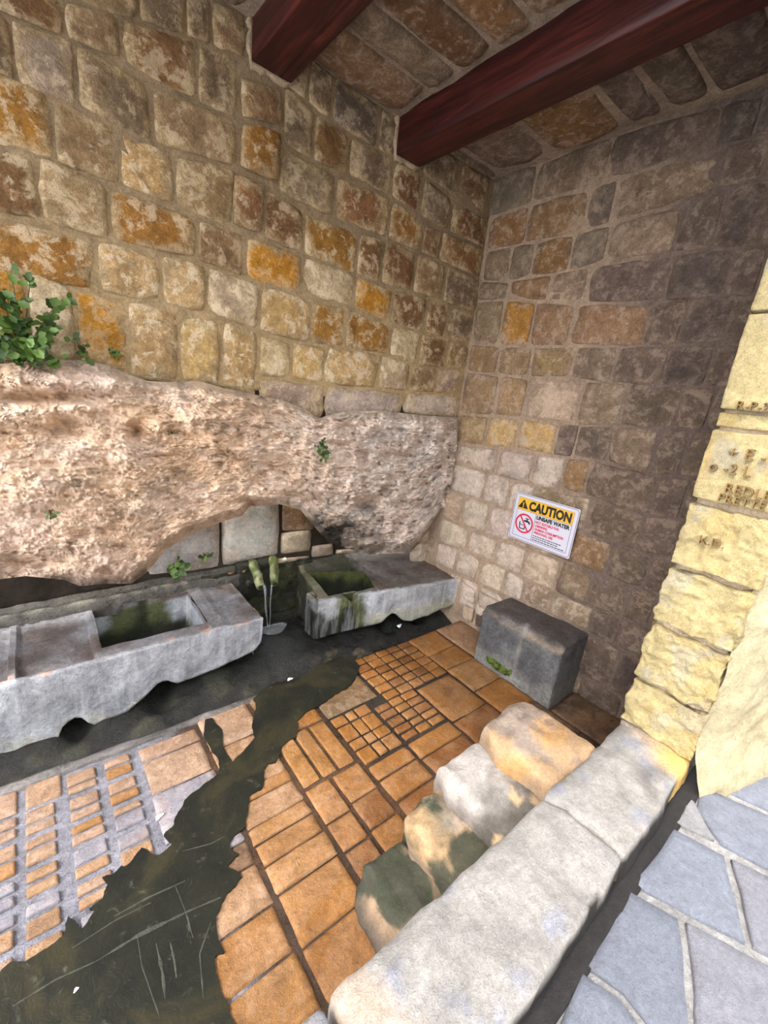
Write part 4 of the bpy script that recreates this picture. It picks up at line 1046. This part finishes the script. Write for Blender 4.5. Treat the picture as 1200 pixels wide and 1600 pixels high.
# ------------------------------------------------------------------ grey street paving outside
V, F, N = rough_box((-4.2, -3.6, -1.3), (1.2, -1.70, ZP - .006), (40, 20, 2), .01, .002, 6, 430)
pavement = struct(make('pavement', V, F, M_MORTAR, None, np.tile(lin(156, 154, 152), (len(V), 1))))
def paver(poly, col, name='paver'):
    P = np.array(poly, float)
    if P.max() > 20: Wp = onZ(P[:, 0], P[:, 1], np.full(len(P), ZP))[:, :2]
    else: Wp = P
    Q = []
    for i in range(len(Wp)):
        a, b = Wp[i], Wp[(i + 1) % len(Wp)]; m = max(3, int(np.linalg.norm(b - a) / .03))
        for t in range(m): Q.append(a + (b - a) * t / m)
    Q = np.array(Q); c = Q.mean(0); d = Q - c; L = np.linalg.norm(d, axis=1, keepdims=True)
    Q3 = np.concatenate([Q, np.zeros((len(Q), 1))], 1); Q = Q - d / L * (.005 + .003 * fbm(Q3, 14, 2, 440))[:, None]
    V = []; n = len(Q)
    for s, z in ((1.0, -.012), (.995, -.001), (.97, .004), (.75, .005), (.4, .005)):
        R = c + (Q - c) * s; R3 = np.concatenate([R, np.zeros((n, 1))], 1)
        V.append(np.stack([R[:, 0], R[:, 1], ZP + z + .0015 * fbm(R3, 12, 3, 444)], 1))
    V = np.concatenate(V); F = []
    for r in range(4):
        for k in range(n): F.append((r * n + k, r * n + (k + 1) % n, (r + 1) * n + (k + 1) % n, (r + 1) * n + k))
    F.append(tuple(4 * n + k for k in range(n)))
    nz = np.cross(V[n] - V[0], V[1] - V[0])
    o = make(name, V, F, M_PAVE, pavement, None, True, (*(lin(*col) * random.uniform(.94, 1.06)), 0))
    bm = bmesh.new(); bm.from_mesh(o.data); bmesh.ops.recalc_face_normals(bm, faces=bm.faces[:])
    if sum(f.normal.z * f.calc_area() for f in bm.faces) < 0: bmesh.ops.reverse_faces(bm, faces=bm.faces[:])
    bm.to_mesh(o.data); bm.free()
B_, C_ = (118, 122, 133), (128, 128, 136)
for q, c in (([(1100, 1186), (1215, 1146), (1260, 1180), (1210, 1272), (1092, 1219)], B_), ([(1088, 1224), (1215, 1280), (1215, 1368), (1126, 1322), (1086, 1266)], B_), ([(1078, 1240), (1120, 1318), (1054, 1288)], (142, 142, 144)),
             ([(1051, 1293), (1134, 1336), (1171, 1481), (1115, 1452), (1066, 1428), (984, 1381)], B_), ([(1139, 1338), (1230, 1382), (1240, 1520), (1176, 1485)], C_), ([(979, 1388), (1062, 1432), (1071, 1503), (1082, 1640), (1040, 1640), (972, 1555), (914, 1511)], B_),
             ([(1067, 1434), (1220, 1515), (1330, 1720), (1088, 1680), (1077, 1503)], C_), ([(909, 1517), (970, 1560), (1034, 1642), (1000, 1740), (830, 1690)], B_)):
    paver(q, c)
for i in range(9):
    for j in range(4):
        x0 = -3.9 + i * .42 + (j % 2) * .14; y0 = -2.25 - j * .32
        if x0 > -1.0 and y0 > -2.2: continue
        paver([(x0, y0), (x0 + .4, y0), (x0 + .4, y0 - .3), (x0, y0 - .3)], B_ if (i + j) % 2 else C_)
for i in range(5): paver([(-3.8 + i * .44, -1.80), (-3.38 + i * .44, -1.80), (-3.38 + i * .44, -2.22), (-3.8 + i * .44, -2.22)], C_)
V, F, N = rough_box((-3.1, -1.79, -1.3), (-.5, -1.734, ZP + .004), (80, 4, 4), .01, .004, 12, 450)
g = make('kerb_strip', V, F, M_KERB, None, np.tile(lin(42, 40, 39), (len(V), 1)))  # dark band laid along the outer foot of the kerb
tag(g, 'thin dark strip between the pale kerb and the grey paving', 'strip')

V, F, N = rough_box((-9, -5.4, -1.3), (6, -5.0, 2.1), (30, 2, 10), .02, .01, 2, 470)
struct(make('wall_sky_block', V, F, M_MORTAR, None, np.tile(lin(196, 186, 168), (len(V), 1))))  # wall added out of view to block low sky and darken upper masonry
V, F, N = rough_box((-9, -5.05, -1.3), (6, -3.55, ZP - .004), (20, 8, 2), .01, .002, 6, 431)
struct(make('ground_street', V, F, M_MORTAR, None, np.tile(lin(140, 138, 136), (len(V), 1))))

# ------------------------------------------------------------------ caution sign
def sign():
    tl, tr, br, bl = [onX(x, y, 0.0) for x, y in ((812, 768), (914, 795), (893, 871.5), (800, 837))]
    yc = (tl[1] + tr[1] + br[1] + bl[1]) / 4; zc = (tl[2] + tr[2] + br[2] + bl[2]) / 4
    w = (abs(tl[1] - tr[1]) + abs(bl[1] - br[1])) / 2; h = ((tl[2] - bl[2]) + (tr[2] - br[2])) / 2
    t = thing('caution_sign', 'white and yellow caution sign about unsafe water fixed to the side wall', 'sign', (-.034, yc, zc))
    t.rotation_euler = Matrix(((0, 0, -1), (-1, 0, 0), (0, 1, 0))).to_euler()      # local x along the sign, y up, z out of the wall
    white = flat_mat('sign_white', lin(186, 184, 196), .4); yel = flat_mat('sign_yellow', lin(202, 158, 44), .4); blk = flat_mat('sign_black', lin(28, 28, 30), .4); red = flat_mat('sign_red', lin(190, 30, 54), .4); navy = flat_mat('sign_navy', lin(48, 52, 88), .4)
    def rr(x0, y0, x1, y1, r, z0, z1, mat, name, parent, seg=5):
        pts = []
        for cx, cy, a0 in ((x1 - r, y1 - r, 0), (x0 + r, y1 - r, 90), (x0 + r, y0 + r, 180), (x1 - r, y0 + r, 270)):
            for k in range(seg + 1):
                a = math.radians(a0 + 90 * k / seg); pts.append((cx + r * math.cos(a), cy + r * math.sin(a)))
        n = len(pts); V = [(x, y, z0) for x, y in pts] + [(x, y, z1) for x, y in pts]
        F = [tuple(range(n, 2 * n)), tuple(range(n))[::-1]] + [(k, (k + 1) % n, n + (k + 1) % n, n + k) for k in range(n)]
        return make(name, V, F, mat, parent, None, False)
    def ring(x0, y0, x1, y1, r, wd, z, mat, name):
        out = []
        for e in (0, wd):
            for cx, cy, a0 in ((x1 - r, y1 - r, 0), (x0 + r, y1 - r, 90), (x0 + r, y0 + r, 180), (x1 - r, y0 + r, 270)):
                for k in range(6):
                    a = math.radians(a0 + 18 * k); out.append((cx + (r - e) * math.cos(a), cy + (r - e) * math.sin(a), z))
        n = len(out) // 2
        return make(name, out, [(k, (k + 1) % n, n + (k + 1) % n, n + k) for k in range(n)], mat, t, None, False)
    W2, H2 = w / 2, h / 2
    rr(-W2, -H2, W2, H2, .008, -.0035, .0, white, 'board', t)
    ring(-W2 + .004, -H2 + .004, W2 - .004, H2 - .004, .016, .0025, .0006, navy, 'border_line')
    ix0, ix1, iy0, iy1 = -W2 + .024, W2 - .024, -H2 + .022, H2 - .022
    ring(ix0, iy0, ix1, iy1, .003, .002, .0006, navy, 'border_line')
    yb = iy1 - (iy1 - iy0) * .31
    band = rr(ix0 + .001, yb, ix1 - .001, iy1 - .001, .001, 0, .0008, yel, 'yellow_band', t)
    xm = ix0 + (ix1 - ix0) * .37
    rr(xm - .001, iy0, xm + .001, yb, .0005, 0, .0008, navy, 'divider_line', t); rr(ix0, yb - .001, ix1, yb + .0005, .0005, 0, .001, navy, 'divider_line', t)
    def text(s, x, y, size, mat, bold=0.0, width=None, al='LEFT', par=None):
        cu = bpy.data.curves.new('lettering', 'FONT'); cu.body = s; cu.size = size; cu.offset = bold; cu.extrude = .0002; cu.align_x = al; cu.resolution_u = 3
        cu.materials.append(mat); o = bpy.data.objects.new('lettering', cu); COL.objects.link(o); o = to_mesh(o); o.parent = par or t; o.location = (x, y, .0015)
        if width:
            d = o.dimensions.x
            if d > 0: o.scale = (width / d, 1, 1)
        return o
    bh = iy1 - yb
    text('CAUTION', ix0 + (ix1 - ix0) * .215, yb + bh * .16, bh * .98, blk, .0034, (ix1 - ix0) * .75, par=band)
    # warning triangle with its exclamation mark
    tx, ty, tw = ix0 + (ix1 - ix0) * .105, yb + bh * .15, bh * .46
    make('warning_triangle', [(tx - tw, ty, .0012), (tx + tw, ty, .0012), (tx, ty + bh * .72, .0012)], [(0, 1, 2)], blk, band, None, False)
    text('!', tx, ty + bh * .07, bh * .58, yel, .0012, None, 'CENTER', band).location.z = .0018
    # no-drinking symbol: red ring and bar, tap and tumbler
    cx, cy, R = (ix0 + xm) / 2, (iy0 + yb) / 2 + .004, (xm - ix0) * .46
    V = []; n = 40
    for r in (R, R * .83):
        for k in range(n): V.append((cx + r * math.cos(2 * math.pi * k / n), cy + r * math.sin(2 * math.pi * k / n), .0016))
    make('red_ring', V, [(k, (k + 1) % n, n + (k + 1) % n, n + k) for k in range(n)], red, t, None, False)
    a = math.radians(128); dx, dy = math.cos(a) * R * .9, math.sin(a) * R * .9; px, py = -math.sin(a) * R * .075, math.cos(a) * R * .075
    make('red_bar', [(cx + dx + px, cy + dy + py, .0017), (cx + dx - px, cy + dy - py, .0017), (cx - dx - px, cy - dy - py, .0017), (cx - dx + px, cy - dy + py, .0017)], [(0, 1, 2, 3)], red, t, None, False)
    def poly(pts, name): make(name, [(cx + x * R, cy + y * R, .0013) for x, y in pts], [tuple(range(len(pts)))], blk, t, None, False)
    poly([(-.08, .36), (.20, .40), (.20, .52), (.05, .52), (.05, .60), (.50, .60), (.50, .52), (.34, .52), (.34, .40), (.62, .30), (.66, .05), (.50, .05), (.46, .18), (-.08, .20)], 'tap_symbol')
    poly([(-.56, .10), (-.44, .10), (-.36, -.52), (.06, -.52), (.12, -.12), (.22, -.12), (.15, -.62), (-.45, -.62)], 'tumbler_symbol')
    poly([(-.42, -.12), (.10, -.18), (.10, -.24), (-.41, -.19)], 'tumbler_symbol')
    Wt = ix1 - xm - .008; x0 = xm + .006; lh = (yb - iy0)
    text('UNSAFE WATER', x0, yb - lh * .175, lh * .185, blk, .0015, Wt * .97)
    for k, (s, f) in enumerate((('NOT SUITABLE FOR:', .70), ('-DRINKING', .38), ('-HUMAN CONSUMPTION', .86), ('-PERSONAL USE', .58))):
        text(s, x0, yb - lh * (.325 + .125 * k), lh * .125, red, .0006, Wt * f)
    # three lines too small to read
    for k, f in enumerate((.80, .74, .92)):
        x = x0; y = yb - lh * (.80 + .075 * k); random.seed(k + 3)
        while x < x0 + Wt * f:
            wd = random.uniform(.006, .018); rr(x, y, min(x + wd, x0 + Wt), y + lh * .028, .0005, 0, .0009, blk, 'small_print', t, 2); x += wd + .003
sign()

# ------------------------------------------------------------------ plants growing from the rock and masonry
def leaf_mesh(name, lobes):
    n = 14; V = [(0, 0, 0)]; 
    for k in range(n + 1):
        a = math.pi * (k / n) ; r = math.sin(a) ** .8 * (1 + lobes * math.cos(6 * a))
        V.append((.32 * r * (1 if True else 0), 1 - math.cos(a) if False else k / n, .06 * math.sin(a)))
    for k in range(n + 1):
        V.append((-V[1 + k][0], V[1 + k][1], V[1 + k][2]))
    for k in range(n + 1): V.append((0, k / n, -.05 * math.sin(math.pi * k / n) + .0))
    F = []
    L, R, Cc = 1, 2 + n, 3 + 2 * n
    for k in range(n):
        F.append((Cc + k, L + k, L + k + 1, Cc + k + 1)); F.append((Cc + k, Cc + k + 1, R + k + 1, R + k))
    me = bpy.data.meshes.new(name); me.from_pydata(V, [], F); me.materials.append(M_LEAF)
    me.polygons.foreach_set('use_smooth', [True] * len(me.polygons)); return me
LEAF = leaf_mesh('leaf', .12)
def plant(label, px, yd, sprays, size, nl, name='wall_plant', seed=0):
    random.seed(seed)
    base = onY(px[0], px[1], yd); t = thing(name, label, 'plant', tuple(base))
    SV = []; SF = []
    for (dx, dz, out) in sprays:
        tip = np.array([dx, -out, dz]); ts = np.linspace(0, 1, 6)
        pts = [np.array([0, .03, 0]) + tip * s + np.array([0, 0, .02 * math.sin(3.1 * s)]) for s in ts]
        V, F = tube(pts, [.0028 * (1.1 - .7 * s) for s in ts], 5)
        o = len(SV); SV += list(V); SF += [tuple(i + o for i in f) for f in F]
        for k in range(nl):
            s = random.uniform(.3, 1.0) if k else 1.0; p = np.array([0, .03, 0]) + tip * s
            lf = bpy.data.objects.new('leaf', LEAF); COL.objects.link(lf); lf.parent = t
            lf.location = p + np.array([random.uniform(-.012, .012), random.uniform(-.01, .006), random.uniform(-.008, .012)])
            yaw = random.uniform(0, 2 * math.pi); tiltv = Vector((math.cos(yaw), -random.uniform(.3, .9), math.sin(yaw) * .9 - .1)).normalized()
            nrm = Vector((random.uniform(-.4, .3), -1, random.uniform(.2, .9))).normalized()
            xax = tiltv.cross(nrm).normalized(); zax = xax.cross(tiltv)
            m = Matrix((xax, tiltv, zax)).transposed(); lf.rotation_euler = m.to_euler()
            q = size * random.uniform(.7, 1.25); lf.scale = (q, q, q)
    make('stem', SV, SF, M_STEM, t)
    return t
big = []
random.seed(3)
for k in range(21):
    dx = random.uniform(-.20, .13); big.append((dx, random.uniform(-.02, .27) * (1 - abs(dx) * 1.6), random.uniform(.05, .13)))
plant('large bushy green plant growing from the top of the rock', (38, 562), -.06, big, .032, 14, seed=11)
plant('small sprig just beside the large bushy plant, on the rock edge', (128, 556), -.05, [(-.02, .05, .03), (.01, .03, .04), (0.02, -.01, .05)], .024, 5, seed=12)
plant('tiny bright green sprig farther along the rock edge under an ochre stone', (181, 560), -.05, [(-.01, .03, .03), (.01, .02, .03)], .022, 4, seed=13)
plant('green sprig hanging on the middle of the rock face, well above the troughs', (500, 705), -.125, [(-.03, .02, .07), (.0, .05, .06), (.03, .0, .07), (.01, -.03, .07), (.01, .02, .07)], .026, 9, seed=14)
plant('bright green star of leaves growing behind the long trough', (276, 890), .345, [(-.03, .03, .05), (.03, .03, .05), (0, .05, .05), (.0, -.01, .06), (.02, .0, .06)], .046, 4, seed=15)
plant('little green sprig on the pale panel beside the star of leaves', (322, 872), .335, [(-.02, .02, .04), (.02, .015, .04)], .032, 4, seed=16)
plant('tiny moss sprig tucked inside the round hollow of the rock', (262, 678), -.10, [(0, .01, .04), (.01, 0, .04)], .016, 5, seed=17)
plant('tiny green sprig low on the rock face near its left end', (80, 806), -.09, [(-.01, 0, .05), (.012, .004, .05)], .016, 5, seed=18)

# ------------------------------------------------------------------ small litter
M_WHITE = flat_mat('white_litter', lin(236, 238, 240), .6)
def scrap(name, label, cat, pos, sx, sy, rz, h=.004, mat=M_WHITE, seed=0):
    n = 12; V = []; random.seed(seed)
    for z, f in ((0, 1), (h * .7, .95), (h, .6)):
        for k in range(n):
            a = 2 * math.pi * k / n; r = (1 + .25 * math.sin(3 * a + seed)) * f; V.append((sx * r * math.cos(a), sy * r * math.sin(a), z))
    F = [(r * n + k, r * n + (k + 1) % n, (r + 1) * n + (k + 1) % n, (r + 1) * n + k) for r in range(2) for k in range(n)] + [tuple(2 * n + k for k in range(n)), tuple(range(n))[::-1]]
    o = make(name, V, F, mat, None); o.location = tuple(pos); o.rotation_euler = (0, 0, rz)
    return tag(o, label, cat)
scrap('paper_scrap', 'white torn scrap of paper on the grey floor beside the puddle', 'litter', onZ(249, 1276, ZF + .004), .008, .014, 1.9, seed=1)
scrap('paper_scrap', 'white wrapper lying in the dark drain hole under the short trough', 'litter', onZ(624, 978, -1.447) , .022, .012, .4, .006, seed=2)
scrap('pebble', 'small pale pebble at the edge of the puddle near the drain', 'pebble', onZ(453, 1062, ZF + .004), .016, .009, .1, .007, flat_mat('pebble', lin(206, 206, 196), .7), seed=3)
scrap('paper_scrap', 'tiny white crumb of paper lying in the dark puddle', 'litter', onZ(119, 1547, ZF + .006), .006, .004, .6, .003, seed=4)
scrap('paper_scrap', 'small white scrap on the ledge under the star of leaves', 'litter', onZ(287, 899, -1.095), .014, .006, .6, .004, seed=5)
scrap('pebble', 'small pale stone on the mossy ledge beside the spouts', 'pebble', onZ(445, 876, -1.085), .016, .012, .6, .02, flat_mat('pale_stone', lin(206, 200, 184), .7), seed=6)
M_DRY = flat_mat('dry_leaf', lin(104, 70, 48), .7)
scrap('dry_leaf', 'curled brown dry leaf on the ledge by the long trough end', 'leaf', onZ(362, 896, -1.095), .022, .010, .2, .008, M_DRY, seed=7)
scrap('dry_leaf', 'brown dry leaf on the ledge nearest the mossy spouts', 'leaf', onZ(382, 893, -1.095), .018, .008, .7, .008, M_DRY, seed=8)
